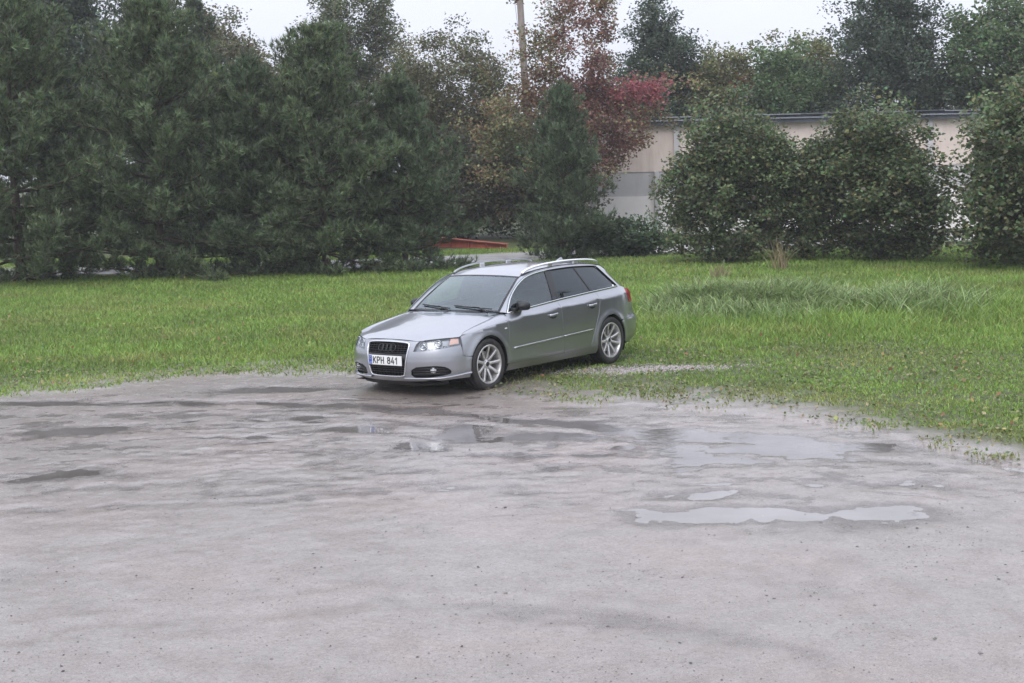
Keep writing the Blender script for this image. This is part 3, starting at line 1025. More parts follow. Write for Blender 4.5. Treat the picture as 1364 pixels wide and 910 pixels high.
        # rear quarter, with the arch
        rq = [X(3.058, .278), X(3.093, .36), X(3.143, .455), X(3.198, .57), X(3.243, .655), X(3.283, .735), X(3.326, .875), X(3.333, .94), X(3.312, .995)] + \
             bel(3.34, 3.93, 6) + [X(4.05, 1.012), X(4.17, .985), X(4.10, .925)] + [X(4.115, .86), X(4.14, .79), X(4.20, .775), X(4.395, .78), X(4.395, .605), X(4.20, .597), X(3.93, .578)] + \
             arch_pts(WR, .578, WZ + ARCH - .0005, False, n=14)[0:] + arch_pts(WR, .22, WZ + ARCH - .0005, True, n=18)[::-1][1:]
        skin('rear_quarter', rq, M['paint'], car, side=s, step=.035, edge=.02, lip=.018)
        # tail lamp
        tl = [X(4.106, .922), X(4.175, .98), X(4.33, .955), X(4.40, .90), X(4.40, .785), X(4.20, .78), X(4.146, .795), X(4.121, .86)]
        skin('tail_lamp', tl, M['red_lens'], car, side=s, off=.004, step=.03, lip=.02)
        # trims: rub strip, handles
        for (a, b_, dn) in ((1.385, 2.425, d1), (2.455, 3.10, d2)):
            xs = np.linspace(a, b_, 18); zz = np.interp(xs, [1.383, 3.1], [.462, .512])
            Pm = wrap(u_of_x(xs), zz, .004) * np.array([1, s, 1])
            ribbon('rub_strip', Pm, np.tile([0, 0, 1.0], (18, 1)), .026, .010, M['paint'], dn)
            Pm = wrap(u_of_x(xs), zz + .006, .0135) * np.array([1, s, 1])
            ribbon('rub_strip_chrome', Pm, np.tile([0, 0, 1.0], (18, 1)), .011, .004, M['chrome'], dn)
        for (hx, hz, dn) in ((2.235, .792, d1), (3.125, .836, d2)):
            th = np.linspace(0, 2 * PI, 17)[:-1]
            cup = [X(hx + .006 + .075 * math.cos(a), hz - .012 + .036 * math.sin(a)) for a in th]
            skin('handle_cup', cup, M['cabin'], dn, side=s, off=.0015, step=.03)
            xs = np.linspace(hx - .088, hx + .088, 9); offs = .006 + .032 * np.sin(np.linspace(0, PI, 9)) ** .6
            Pm = wrap(u_of_x(xs), hz + np.linspace(-.002, .008, 9), offs) * np.array([1, s, 1])
            ribbon('handle', Pm, np.tile([0, 0, 1.0], (9, 1)), .034, .012, M['paint'], dn)
        # ------------------------------------------------ greenhouse
        dlo_f = np.array([(1.375, .893), (1.465, .985), (1.57, 1.080), (1.68, 1.155), (1.79, 1.216), (1.90, 1.264), (2.01, 1.298), (2.18, 1.327), (2.404, 1.341),
                          (2.75, 1.348), (3.06, 1.345), (3.35, 1.335), (3.58, 1.318), (3.62, 1.308), (3.66, 1.275), (3.78, 1.155), (3.86, 1.08), (3.915, 1.032), (3.92, 1.021)])
        dl = rs3(dlo_f, 60)
        DL = wrap(u_of_x(dl[:, 0]), dl[:, 1])
        ro = np.array(WS_EDGE + [(2.12, .580, 1.338), (2.40, .588, 1.366), (2.75, .590, 1.379),
                       (3.06, .588, 1.378), (3.35, .580, 1.366), (3.60, .570, 1.345), (3.76, .566, 1.318), (3.84, .572, 1.285), (3.94, .60, 1.18), (4.06, .636, 1.07), (4.13, .662, 1.005), (4.15, .672, .99)])
        # pair the two borders by their own arc length but anchor the corners
        RO = _pair(ro, [0, 6, 13, 18], [0, 22, 44, 59])
        DLm = _pair(DL, [0, 22, 44, 59], [0, 22, 44, 59])
        out_n = np.array([0, 1.0, .25])
        mid = .5 * (DLm + RO) + .014 * out_n / np.linalg.norm(out_n)
        rows = [DLm, .75 * DLm + .25 * mid + .004 * out_n, mid, .25 * mid + .75 * RO + .006 * out_n, RO]
        rows = [_q3(DLm, mid, RO, t) for t in np.linspace(0, 1, 7)]
        loft('side_frame', rows, M['paint'], car, s, flip=True)
        # glass panes in the side
        topz = lambda x: float(np.interp(x, dl[:, 0][:48], dl[:, 1][:48]))
        fr_e = [(p[0] - .012, p[1] + .010) for p in dl if p[0] < 2.36]
        g1 = [X(a, b_) for a, b_ in fr_e] + [X(2.44, 1.352), X(2.38, .945)] + [X(x, float(zbelt(x)) - .012) for x in np.linspace(2.34, 1.37, 9)]
        w1 = skin('window', g1, M['side_glass'], d1, side=s, off=-.010, step=.06, edge=.03)
        bp = [X(2.338, .945), X(2.398, 1.350), X(2.535, 1.354), X(2.45, .955)]
        skin('window_pillar', bp, M['gloss_black'], d1, side=s, off=-.004, step=.06, edge=.03)
        g2 = [X(2.43, .955), X(2.51, 1.352)] + [X(x, topz(x) + .008) for x in np.linspace(2.6, 3.03, 6)] + [X(3.07, 1.352), X(3.245, .985)] + [X(x, float(zbelt(x)) - .012) for x in np.linspace(3.18, 2.48, 7)]
        skin('window', g2, M['dark_glass'], d2, side=s, off=-.010, step=.06, edge=.03)
        cp = [X(3.228, .985), X(3.047, 1.352), X(3.082, 1.352), X(3.272, .988)]
        skin('window_pillar', cp, M['gloss_black'], d2, side=s, off=-.004, step=.06, edge=.03)
        g3 = [X(3.25, .988), X(3.065, 1.350)] + [X(p[0] + .010, p[1] + .008) for p in dl if p[0] > 3.12 and p[1] > 1.03] + [X(3.93, 1.005)] + [X(x, float(zbelt(x)) - .012) for x in np.linspace(3.88, 3.32, 6)]
        w3 = skin('quarter_window', g3, M['dark_glass'], car, side=s, off=-.010, step=.06, edge=.03)
        if s > 0:
            skin('sticker', [X(3.80, 1.027), X(3.868, 1.031), X(3.848, 1.052), X(3.806, 1.049)], M['sticker'], w3, off=-.006)
        # bright strip round the windows: along the belt and over the frame
        xs = np.concatenate([np.linspace(1.375, 3.92, 50)])
        Pm = wrap(u_of_x(xs), zbelt(xs) + .003, .003) * np.array([1, s, 1])
        ribbon('belt_trim', Pm, np.tile([0, 0, 1.0], (50, 1)), .024, .007, M['chrome'], car)
        Pm = wrap(u_of_x(dl[:, 0]), dl[:, 1], .002) * np.array([1, s, 1])
        tt = np.gradient(dl, axis=0); wd = np.stack([-tt[:, 1], 0 * tt[:, 0], tt[:, 0]], 1)
        n_up = 26
        ribbon('window_trim', Pm[:n_up], wd[:n_up], .018, .006, M['chrome'], car)
        ribbon('window_seal', Pm[n_up - 1:], wd[n_up - 1:], .016, .005, M['gloss_black'], car)
        # door mirror
        mc = np.array([1.60, .860, .966])
        mv, mf = _mirror_shell()
        mm = obj('mirror', (mv + mc) * np.array([1, s, 1]), [f if s > 0 else f[::-1] for f in mf], M['black'], car)
        ft = MB(); ft.box((1.53, .79 * s, .918), (.09, .09, .05)); ft.build('mirror_foot', M['black'], mm, bevel=.015)
        gm = MB(); gm.box((1.657, .865 * s, .970), (.004, .15, .085)); gm.build('mirror_glass', M['fog'], mm, bevel=.0015)
        # roof rail
        xs = np.array([2.02, 2.06, 2.16, 2.35, 2.60, 2.90, 3.2, 3.45, 3.62, 3.70, 3.735])
        zz = np.array([1.336, 1.358, 1.386, 1.412, 1.428, 1.434, 1.429, 1.416, 1.399, 1.380, 1.355])
        yy = np.interp(xs, [2.0, 2.4, 3.0, 3.75], [.556, .568, .572, .553])
        path = rs3(np.stack([xs, yy, zz], 1), 40) * np.array([1, s, 1])
        ribbon('roof_rail', path, np.tile([0, .35, 1.0], (40, 1)) * np.array([1, s, 1]), .023, .021, M['silver'], car)
        for x0 in (2.62, 3.2):
            sup = MB(); sup.box((x0, .565 * s, float(np.interp(x0, xs, zz)) - .035), (.10, .022, .05))
            sup.build('roof_rail_foot', M['silver'], car, bevel=.008)
        # wheel arch liner
        for ax in (WF, WR):
            V = []; F = []
            aa = np.linspace(-.5, PI + .5, 22)
            for a in aa:
                for y, rr in ((.868, ARCH + .004), (.60, ARCH + .02), (.50, ARCH + .02)):
                    V.append((ax + rr * math.cos(a), y * s, WZ + rr * math.sin(a)))
            for i in range(21):
                for j in range(2): F.append((i * 3 + j, i * 3 + j + 1, i * 3 + j + 4, i * 3 + j + 3))
            for i in range(20): F.append((2, (i + 1) * 3 + 2, (i + 2) * 3 + 2))
            obj('arch_liner', V, F, M['inner'], car)
    # ---------------------------------------------------------------- hood
    def hz(x, y):
        zc = np.interp(x, [.07, .10, .14, .20, .30, .45, .7, 1.0, 1.25, 1.45], [.66, .682, .703, .724, .748, .776, .817, .863, .903, .93])
        ze = np.interp(x, [.10, .17, .25, .36, .45, .6, .8, 1.1, 1.38], [.67, .678, .692, .706, .718, .748, .787, .842, .892])
        ye = np.interp(x, [.10, .17, .25, .36, .45, .8, 1.1, 1.4], [.40, .50, .62, .70, .74, .74, .735, .715])
        a = np.abs(y) / ye
        z = zc - (zc - ze) * np.clip(a, 0, 1.2) ** 2.0
        yc = .36 + .20 * (x - .1)
        return z + .009 * (1 - smoothstep(-.035, .035, np.abs(y) - yc)) * smoothstep(.12, .3, x) - .0045
    hl_t = np.array([wrap(u, z) for u, z in [X(.45, .700), X(.36, .698), X(.25, .696), Yz(.68, .691), Yz(.56, .682), Yz(.47, .668)]])
    edge_f = np.array([wrap(u, z) for u, z in [Yz(.42, .667), Yz(.34, .677), Yz(.2, .685), Yz(0, .688)]])
    fender_edge = np.array([(.56, .757, .737), (.68, .748, .764), (.8, .740, .788), (1.0, .738, .824), (1.2, .730, .860), (1.375, .712, .890)])
    rear = np.array([(1.375, .71, .894), (1.33, .55, .900), (1.285, .3, .906), (1.265, 0, .908)])
    halfe = np.vstack([edge_f[::-1], hl_t[::-1], fender_edge + np.array([0, -.004, 0]), rear[1:]])
    halfe = resample(smooth_poly(halfe, 1, False), .02, False)
    full = np.vstack([halfe, (halfe * np.array([1, -1, 1]))[::-1][1:-1]])
    P, F = cdt(full[:, :2], step=.035, edge=.02)
    Z = hz(P[:, 0], P[:, 1])
    D = np.linalg.norm(P[:, None] - full[None, :, :2], axis=2); k = D.argmin(1)
    dz = full[k, 2] - hz(full[k, 0], full[k, 1])
    Z = Z + dz * np.exp(-D.min(1) / .07)
    V = np.column_stack([P, Z]); F = orient(V, F, np.array([.8, 0, 0]))
    hood = obj('hood', V, [tuple(t) for t in F], M['paint'], car)
    soften_normals(hood)
    for s in (1, -1):
        # fender top between crease and hood
        xs = np.linspace(.458, 1.36, 26)
        A = wrap(u_of_x(xs), zsh(xs) + .0015); 
        fe3 = resample(smooth_poly(np.vstack([hl_t[:1], fender_edge]), 1, False), .03, False)
        B = np.stack([np.interp(xs, fe3[:, 0], fe3[:, k]) for k in range(3)], 1); B[:, 0] = xs
        mid = .5 * (A + B) + np.array([0, .010, .016])
        loft('fender_top', [_q3(A, mid, B, t) for t in np.linspace(0, 1, 6)], M['paint'], car, s, flip=True)
    # ---------------------------------------------------------------- windscreen, roof, tailgate
    we = np.array(WS_EDGE); wl_ = np.concatenate([[0], np.cumsum(np.linalg.norm(np.diff(we, axis=0), axis=1))]); wl_ /= wl_[-1]
    a_ = np.linspace(1, -1, 25); q = np.abs(a_) ** 2.2
    rows = []
    for t in np.linspace(0, 1, 13):
        e = np.array([np.interp(t, wl_, we[:, k]) for k in range(3)])
        c = np.array([1.245 + (1.915 - 1.245) * t, .905 + (1.316 - .905) * t]) + np.array([-.018, .026]) * math.sin(PI * t)
        rows.append(np.stack([c[0] + (e[0] - c[0]) * q, e[1] * a_, c[1] + (e[2] - c[1]) * q], 1))
    wb, wt = rows[0], rows[-1]
    ws = loft('windscreen', rows, M['ws_glass'], car, flip=True)
    # black band round the windscreen
    bnd = [rows[0] + [-.002, 0, .003], rows[1] * .45 + rows[0] * .55 + [-.002, 0, .003]]
    loft('windscreen_band', bnd, M['gloss_black'], ws, flip=True)
    bnd = [rows[-1] + [-.002, 0, .004], rows[-2] * .35 + rows[-1] * .65 + [-.002, 0, .003]]
    loft('windscreen_band', bnd, M['gloss_black'], ws)
    for s in (1, -1):
        R = np.array(rows); k = 0 if s > 0 else -1; k2 = 1 if s > 0 else -2
        e0 = R[:, k] + [-.002, .0, .003]; e1 = R[:, k] * .5 + R[:, k2] * .5 + [-.002, 0, .003]
        loft('windscreen_band', [e0, e1], M['gloss_black'], ws, flip=(s < 0))
    # cowl and wipers
    cw = MB(); cw.add([(1.24, -.70, .872), (1.24, .70, .872), (1.40, .70, .892), (1.40, -.70, .892)], [(0, 1, 2, 3)]); cw.build('cowl', M['black'], car)
    for (y0, y1, z0) in ((.60, .02, .0), (-.02, -.56, .0)):
        ys = np.linspace(y0, y1, 14)
        Pm = []
        for y in ys:
            t = .05 + .07 * (y0 - y) / (y0 - y1)
            a = np.array([np.interp(y, wb[::-1, 1], wb[::-1, c]) for c in range(3)]); b2 = np.array([np.interp(y, wt[::-1, 1], wt[::-1, c]) for c in range(3)])
            Pm.append(a * (1 - t) + b2 * t + np.array([-.016, 0, .02]))
        wp = MB(); wp.tube(Pm, .009, 6); wi = wp.build('wiper', M['black'], car, True)
        wa = MB(); wa.tube([(1.27, y0 - .02, .905), tuple(Pm[4] + np.array([-.012, 0, .008])), tuple(Pm[7] + np.array([-.006, 0, .006]))], [.014, .009, .006], 6); wa.build('wiper_arm', M['black'], wi, True)
    # roof
    rx = np.array([1.945, 2.0, 2.12, 2.40, 2.75, 3.06, 3.35, 3.60, 3.76, 3.86, 3.98])
    ry = np.array([.564, .57, .580, .588, .590, .588, .580, .570, .566, .560, .545])
    rze = np.array([1.297, 1.312, 1.338, 1.366, 1.379, 1.378, 1.366, 1.345, 1.320, 1.302, 1.278])
    rzc = np.array([1.317, 1.334, 1.362, 1.394, 1.410, 1.411, 1.400, 1.380, 1.358, 1.342, 1.316])
    rows = []
    for a in np.linspace(-1, 1, 19):
        shape = 1 - abs(a) ** 2.4
        xo = -.02 * (1 - a * a) * (rx < 2.0)
        rows.append(np.stack([rx + xo, ry * a, rze + (rzc - rze) * shape], 1))
    roof = loft('roof', rows, M['paint'], car)
    # roof ditch strips, aerial
    for s in (1, -1):
        xs = np.linspace(2.0, 3.8, 30)
        yy = np.interp(xs, rx, ry); zz = np.interp(xs, rx, rze)
        ribbon('roof_seal', np.stack([xs, (yy - .012) * s, zz + .003], 1), np.tile([0, 1.0, 0], (30, 1)), .02, .004, M['black'], roof)
    fin = MB(); fin.add([(3.55, .02, 1.385), (3.55, -.02, 1.385), (3.70, -.025, 1.37), (3.70, .025, 1.37), (3.68, 0, 1.43), (3.64, 0, 1.43)], [(0, 1, 5), (1, 2, 4, 5), (2, 3, 4), (3, 0, 5, 4), (0, 3, 2, 1)])
    fin.build('roof_aerial', M['paint'], roof, bevel=.006)
    # tailgate: glass over a painted lower half
    eg = np.array([(3.80, .569, 1.305), (3.845, .574, 1.283), (3.89, .586, 1.233), (3.94, .601, 1.18), (4.00, .619, 1.122), (4.06, .637, 1.07), (4.11, .656, 1.025), (4.15, .673, .988)])
    ct = np.array([(3.985, 1.312), (4.02, 1.285), (4.075, 1.235), (4.13, 1.18), (4.185, 1.125), (4.245, 1.065), (4.29, 1.02), (4.325, .985)])
    gw = []
    for e, c in zip(eg, ct):
        a_ = np.linspace(1, -1, 21); q = np.abs(a_) ** 2.6
        gw.append(np.stack([c[0] + (e[0] - c[0]) * q, e[1] * a_, c[1] + (e[2] - c[1]) * q], 1))
    loft('rear_window', gw, M['dark_glass'], car); fm = gw[-1]
    us = np.linspace(u_of_x(4.40), UMAX, 14)
    zz = [.985, .95, .90, .80, .70, .61]
    rows = [fm]
    for z in zz[1:]:
        h = wrap(us, us * 0 + z); h = np.vstack([h, (h * [1, -1, 1])[::-1][1:]])
        rows.append(rs3(h, 21))
    loft('tailgate', rows, M['paint'], car)
    # rear bumper
    half = [X(3.925, .573), X(4.20, .592), X(4.42, .60), (UMAX - .0005, .60), (UMAX - .0005, .27), X(4.35, .25), X(4.0, .25)] + arch_pts(WR, .25, .573, False, n=12)[1:-1]
    for s in (1, -1):
        skin('rear_bumper', half, M['paint'], car, side=s, step=.04, edge=.02, lip=.015)
    # ---------------------------------------------------------------- cabin
    ca = bpy.data.objects.new('cabin', None); ca.empty_display_size = .1; link(ca, car)
    db = MB(); db.add([(1.42, -.68, .895), (1.42, .68, .895), (1.75, .70, .925), (1.75, -.70, .925), (1.86, -.70, .86), (1.86, .70, .86), (1.83, .70, .55), (1.83, -.70, .55)],
                      [(0, 1, 2, 3), (3, 2, 5, 4), (4, 5, 6, 7)]); db.build('dashboard', M['cabin'], ca, True)
    def seat(x, y, w, name):
        sb = MB()
        sb.box((x, y, .50), (.50, w, .16)); sb.box((x + .30, y, .80), (.14, w, .58), Matrix.Rotation(.28, 3, 'Y'))
        o = sb.build(name, M['seat'], ca, True, bevel=.05)
        hr = MB()
        for dy in ([0] if w < .8 else [-.36, 0, .36]): hr.box((x + .41, y + dy, 1.15), (.09, .25, .17), Matrix.Rotation(.2, 3, 'Y'))
        hr.build('head_rest', M['seat'], o, True, bevel=.035)
    seat(2.15, .37, .50, 'front_seat'); seat(2.15, -.37, .50, 'front_seat'); seat(3.0, 0, 1.25, 'rear_bench')
    V, F = tube_geo([(0, .185 * math.cos(a), .185 * math.sin(a)) for a in np.linspace(0, 2 * PI, 25)[:-1]], .016, 6, True)
    sw = obj('steering_wheel', V, F, M['cabin'], ca); sw.location = (1.93, .37, .92); sw.rotation_euler = (0, -.42, 0)
    hb = MB(); hb.box((0, 0, 0), (.05, .15, .11)); hb.box((0, .12, 0), (.02, .14, .03)); hb.box((0, -.12, 0), (.02, .14, .03)); hb.box((0, 0, -.1), (.02, .03, .15)); hb.build('wheel_hub', M['cabin'], sw, True, bevel=.01)
    im = MB(); im.box((1.90, 0, 1.235), (.03, .23, .06)); im.tube([(1.86, 0, 1.29), (1.895, 0, 1.25)], .008, 6); im.build('rear_view_mirror', M['black'], ca, True, bevel=.008)
    # head lining and inner pillars keep the cabin dark
    hl = [np.stack([rx, ry * a * .97, rze + (rzc - rze) * (1 - abs(a) ** 2.4) - .022], 1) for a in np.linspace(-1, 1, 9)]
    loft('head_lining', hl, plain('head_lining_grey', (.25, .25, .245), .9), ca, flip=True)
    # ---------------------------------------------------------------- wheels
    w0 = make_wheel(car)
    for i, (ax, s) in enumerate(((WF, 1), (WR, 1), (WF, -1), (WR, -1))):
        w = w0 if i == 0 else copy_tree(w0, car)
        w.location = (ax, .772 * s, WB)
        w.rotation_euler = (0, [.1, .5, .2, .9][i], 0 if s > 0 else PI)
    # underside
    ub = MB(); ub.add([(.12, -.62, .165), (.12, .62, .165), (.5, .70, .16), (4.3, .70, .22), (4.3, -.70, .22), (.5, -.70, .16)], [(0, 1, 2, 3, 4, 5)])
    ub.build('underbody', M['inner'], car)
    skin_low = [(0., .125), Yz(.5, .13), X(.28, .14), X(.28, .215), Yz(.5, .20), (0., .20)]
    for s in (1, -1): skin('under_tray', skin_low, M['black'], car, side=s, off=-.03, step=.05)
    return car


def _q3(A, Mid, B, t):
    """quadratic through A, Mid (at t=.5), B"""
    C = 2 * Mid - .5 * (A + B)
    return (1 - t) ** 2 * A + 2 * t * (1 - t) * C + t * t * B


def _pair(P, idx, tgt):
    """resample polyline P so that its vertices idx land on output indices tgt"""
    out = []
    for (a, b), (c, d) in zip(zip(idx[:-1], idx[1:]), zip(tgt[:-1], tgt[1:])):
        Q = P[a:b + 1]
        l = np.concatenate([[0], np.cumsum(np.linalg.norm(np.diff(Q, axis=0), axis=1))])
        t = np.linspace(0, l[-1], d - c + 1)
        S = np.stack([np.interp(t, l, Q[:, k]) for k in range(3)], 1)
        out.append(S if not out else S[1:])
    R = np.vstack(out)
    for _ in range(4):
        R[1:-1] = .5 * R[1:-1] + .25 * (R[:-2] + R[2:])
    return R


def _mirror_shell():
    """rounded door mirror housing, centred on its own middle"""
    V = []; F = []
    nu, nv = 16, 10
    for i in range(nv + 1):
        t = i / nv
        for k in range(nu):
            a = 2 * PI * k / nu
            c, s_ = math.cos(a), math.sin(a)
            e = .62
            yy = .105 * np.sign(c) * abs(c) ** e; zz = .062 * np.sign(s_) * abs(s_) ** e
            sc = math.sqrt(max(0, 1 - (1 - t) ** 2.6)) if t < 1 else 1
            V.append((-.06 + .12 * t + (-.015 * (yy / .105)), yy * sc * (1.0) , zz * sc * (1 - .12 * yy / .105)))
    for i in range(nv):
        for k in range(nu):
            l = (k + 1) % nu
            F.append((i * nu + k, i * nu + l, (i + 1) * nu + l, (i + 1) * nu + k))
    return np.array(V), [f[::-1] for f in F]


def _inner_shell():
    """dark inner skin behind the panel gaps, below the belt, with the arches left open"""
    V = []; F = []
    xs = np.concatenate([np.linspace(0, u_of_x(.55), 24), u_of_x(np.linspace(.6, 4.3, 90)), np.linspace(u_of_x(4.33), UMAX, 16)])
    for s in (1, -1):
        o = len(V)
        n = 14
        for u in xs:
            x = float(np.interp(u, PLU, PLC[:, 0]))
            top = .60 if x < .5 else min(float(zsh(x)) - .03, .87) if x < 1.4 else min(float(zbelt(x)) - .012, .94)
            for z in np.linspace(.20, top, n):
                p = wrap(u, z, -.05); V.append((p[0], p[1] * s, p[2]))
        for i in range(len(xs) - 1):
            for j in range(n - 1):
                q = (o + i * n + j, o + i * n + j + 1, o + (i + 1) * n + j + 1, o + (i + 1) * n + j)
                c = np.mean([V[k] for k in q], 0)
                if min(math.hypot(c[0] - WF, c[2] - WZ), math.hypot(c[0] - WR, c[2] - WZ)) < ARCH + .03: continue
                if c[0] < .25 : continue
                F.append(q)
    return V, F


CAR = make_car()


def _to_right_handed(root):
    """the car is described with x back, y left, z up; turn y over to get a proper frame"""
    done = set(); st = list(root.children)
    while st:
        o = st.pop(); st += list(o.children)
        o.location.y *= -1
        e = o.rotation_euler; o.rotation_euler = (-e.x, e.y, -e.z)
        if o.type == 'MESH' and o.data.name not in done:
            done.add(o.data.name)
            co = np.empty(len(o.data.vertices) * 3, np.float32); o.data.vertices.foreach_get('co', co)
            co[1::3] *= -1; o.data.vertices.foreach_set('co', co)
            o.data.update()
            if o.data.has_custom_normals:
                keep = KEEP_N.get(o.data.name)
                o.data.flip_normals()
                o.data.normals_split_custom_set_from_vertices([(a, -b, c) for a, b, c in keep])
            else:
                o.data.flip_normals()
            o.data.update()


_to_right_handed(CAR)
# the nose points towards the camera's left; it stands on the lawn's edge, about 19 m from the camera
_yaw = 0.6578
_b = Vector((math.sin(_yaw), math.cos(_yaw), 0.0027)).normalized()
_r = Vector((-math.cos(_yaw), math.sin(_yaw), -0.0139)); _r = (_r - _b * _r.dot(_b)).normalized()
_u = _b.cross(_r)
CAR.matrix_world = Matrix(((_b.x, _r.x, _u.x, 0), (_b.y, _r.y, _u.y, 0), (_b.z, _r.z, _u.z, 0), (0, 0, 0, 1)))
CAR.location = Vector((-0.967, 18.856, 0.0)) - 0.9 * _b
make_road()
# ================================================================== plants
def mat_leaf(name, rough=.5, trans=.35):
    """leaf: colour from the 'tone' attribute, thin and slightly translucent"""
    n = NM(name)
    at = n.node('ShaderNodeAttribute'); at.attribute_name = 'tone'
    n.l.new(at.outputs['Color'], n.b.inputs['Base Color'])
    n.set(Roughness=rough)
    tl = n.node('ShaderNodeBsdfTranslucent'); n.l.new(at.outputs['Color'], tl.inputs['Color'])
    mx = n.node('ShaderNodeMixShader'); mx.inputs[0].default_value = trans
    n.l.new(n.b.outputs[0], mx.inputs[1]); n.l.new(tl.outputs[0], mx.inputs[2])
    n.l.new(mx.outputs[0], n.out.inputs['Surface'])
    return n.m


def mat_bark(name, a, b, scale=6):
    n = NM(name)
    v = n.coord('Object', (1, 1, .25))
    n.to(n.ramp(n.noise(v, scale, 6, .7), [(.35, a), (.65, b)]), 'Base Color')
    n.set(Roughness=.85); n.bump(n.noise(v, scale * 4, 4), .5, .02)
    return n.m


LEAF = mat_leaf('leaf'); NEEDLE = mat_leaf('pine_needle', .55, .18); GRASSM = mat_leaf('grass_blade', .5, .3)
BARK = mat_bark('bark_grey_brown', (.045, .038, .032), (.13, .115, .10)); BARK_R = mat_bark('bark_pine', (.035, .028, .022), (.10, .065, .048))
BARK_W = mat_bark('bark_birch', (.06, .055, .05), (.55, .53, .50), 4)


def tri_mesh(name, V, F, tone, mat, parent=None):
    """V (n,3), F (m,3|4), tone (n,3)"""
    o = obj(name, V, F, mat, parent, False)
    c = np.ones((len(V), 4), np.float32); c[:, :3] = tone
    a = o.data.attributes.new('tone', 'FLOAT_COLOR', 'POINT'); a.data.foreach_set('color', c.ravel())
    return o


def rand_unit(rng, n):
    v = rng.normal(size=(n, 3)); return v / np.linalg.norm(v, axis=1)[:, None]


def leaf_cards(rng, C, size, tones, flat=.35, droop=.0):
    """one small folded leaf (two triangles, bent along the midrib) at each point"""
    n = len(C)
    D = rand_unit(rng, n); D[:, 2] = D[:, 2] * .6 - droop; D /= np.linalg.norm(D, axis=1)[:, None]
    U = rand_unit(rng, n); U[:, 2] += flat * np.sign(U[:, 2]) ; 
    S = np.cross(D, U); S /= np.linalg.norm(S, axis=1)[:, None] + 1e-9
    N = np.cross(S, D)
    L = size * rng.uniform(.7, 1.3, n)[:, None]; Wd = L * rng.uniform(.32, .46, n)[:, None]
    base = C; tip = C + D * L
    mid = C + D * L * .45 - N * Wd * .3
    V = np.stack([base, mid + S * Wd, tip, mid - S * Wd], 1).reshape(-1, 3)
    i = np.arange(n)[:, None] * 4
    F = np.concatenate([i + np.array([[0, 1, 2]]), i + np.array([[0, 2, 3]])], 0)
    return V, F, np.repeat(tones, 4, 0)


def grow(rng, roots, tips, bias=.5):
    """greedy branching: each tip joins the nearest node already there; returns nodes, parents"""
    N = [np.array(p, float) for p in roots]; par = [i - 1 for i in range(len(roots))]
    order = np.argsort(np.min(np.linalg.norm(tips[:, None] - np.array(N)[None], axis=2), axis=1))
    arr = np.array(N)
    for t in tips[order]:
        d = np.linalg.norm(arr - t, axis=1) + bias * np.maximum(0, arr[:, 2] - t[2] + .15) * 2
        j = int(d.argmin()); p = arr[j]
        k = max(1, int(np.linalg.norm(t - p) / .55))
        prev = j; new = []
        for q in range(1, k + 1):
            f = q / k
            x = p + (t - p) * f + rng.normal(0, .04, 3) * (q < k)
            x[2] -= .10 * math.sin(PI * f) * np.linalg.norm(t - p) * .5
            new.append(x); par.append(prev); prev = len(arr) + len(new) - 1
        arr = np.vstack([arr, new])
    return arr, np.array(par)


def branch_tubes(N, par, r_tip, expo=.42, r_max=None):
    cnt = np.zeros(len(N)); ch = np.bincount(par[par >= 0], minlength=len(N))
    cnt[ch == 0] = 1
    for i in range(len(N) - 1, 0, -1): cnt[par[i]] += cnt[i]
    R = r_tip * cnt ** expo
    if r_max: R = np.minimum(R, r_max)
    idx = np.where(par >= 0)[0]
    A = N[par[idx]]; B = N[idx]; ra = np.minimum(R[par[idx]], R[idx] * 1.5); rb = R[idx]
    T = B - A; T /= np.linalg.norm(T, axis=1)[:, None] + 1e-9
    up = np.where(np.abs(T[:, 2:3]) < .9, np.array([[0, 0, 1.0]]), np.array([[1.0, 0, 0]]))
    U = np.cross(T, up); U /= np.linalg.norm(U, axis=1)[:, None]; Wv = np.cross(T, U)
    k = 5; V = []
    for a in np.arange(k) * 2 * PI / k:
        d = math.cos(a) * U + math.sin(a) * Wv
        V.append(A + d * ra[:, None]); V.append(B + d * rb[:, None])
    V = np.stack(V, 1).reshape(-1, 3)
    base = np.arange(len(idx))[:, None] * 2 * k; F = []
    for j in range(k):
        l = (j + 1) % k
        F.append(base + np.array([[2 * j, 2 * l, 2 * l + 1, 2 * j + 1]]))
    return V, np.concatenate(F, 0)


def crown_points(rng, n, c, r, hollow=.4, lump=.5, seed=0):
    """points through an uneven crown volume, denser towards its outside"""
    D = rand_unit(rng, n)
    lum = 1 + lump * fbm(np.arctan2(D[:, 1], D[:, 0]) * 1.6 + seed, D[:, 2] * 2.4 + seed, 3, seed)
    rad = (hollow + (1 - hollow) * rng.random(n)) ** .7 * lum
    wh = rng.random(n) < .14                       # some long whips reach out of the crown
    rad = np.where(wh, lum * rng.uniform(1.0, 1.32, n), rad)
    return np.array(c) + D * rad[:, None] * np.array(r)


def tones_for(rng, n, base, var=.25, alt=None, alt_p=0.0):
    t = np.tile(np.array(base, float), (n, 1)) * (1 + var * rng.normal(0, 1, (n, 1)) * .6)
    t *= 1 + .12 * rng.normal(0, 1, (n, 3))
    if alt is not None:
        k = rng.random(n) < alt_p; t[k] = np.array(alt) * (1 + .25 * rng.normal(0, 1, (k.sum(), 1)))
    return np.clip(t, .006, .7)


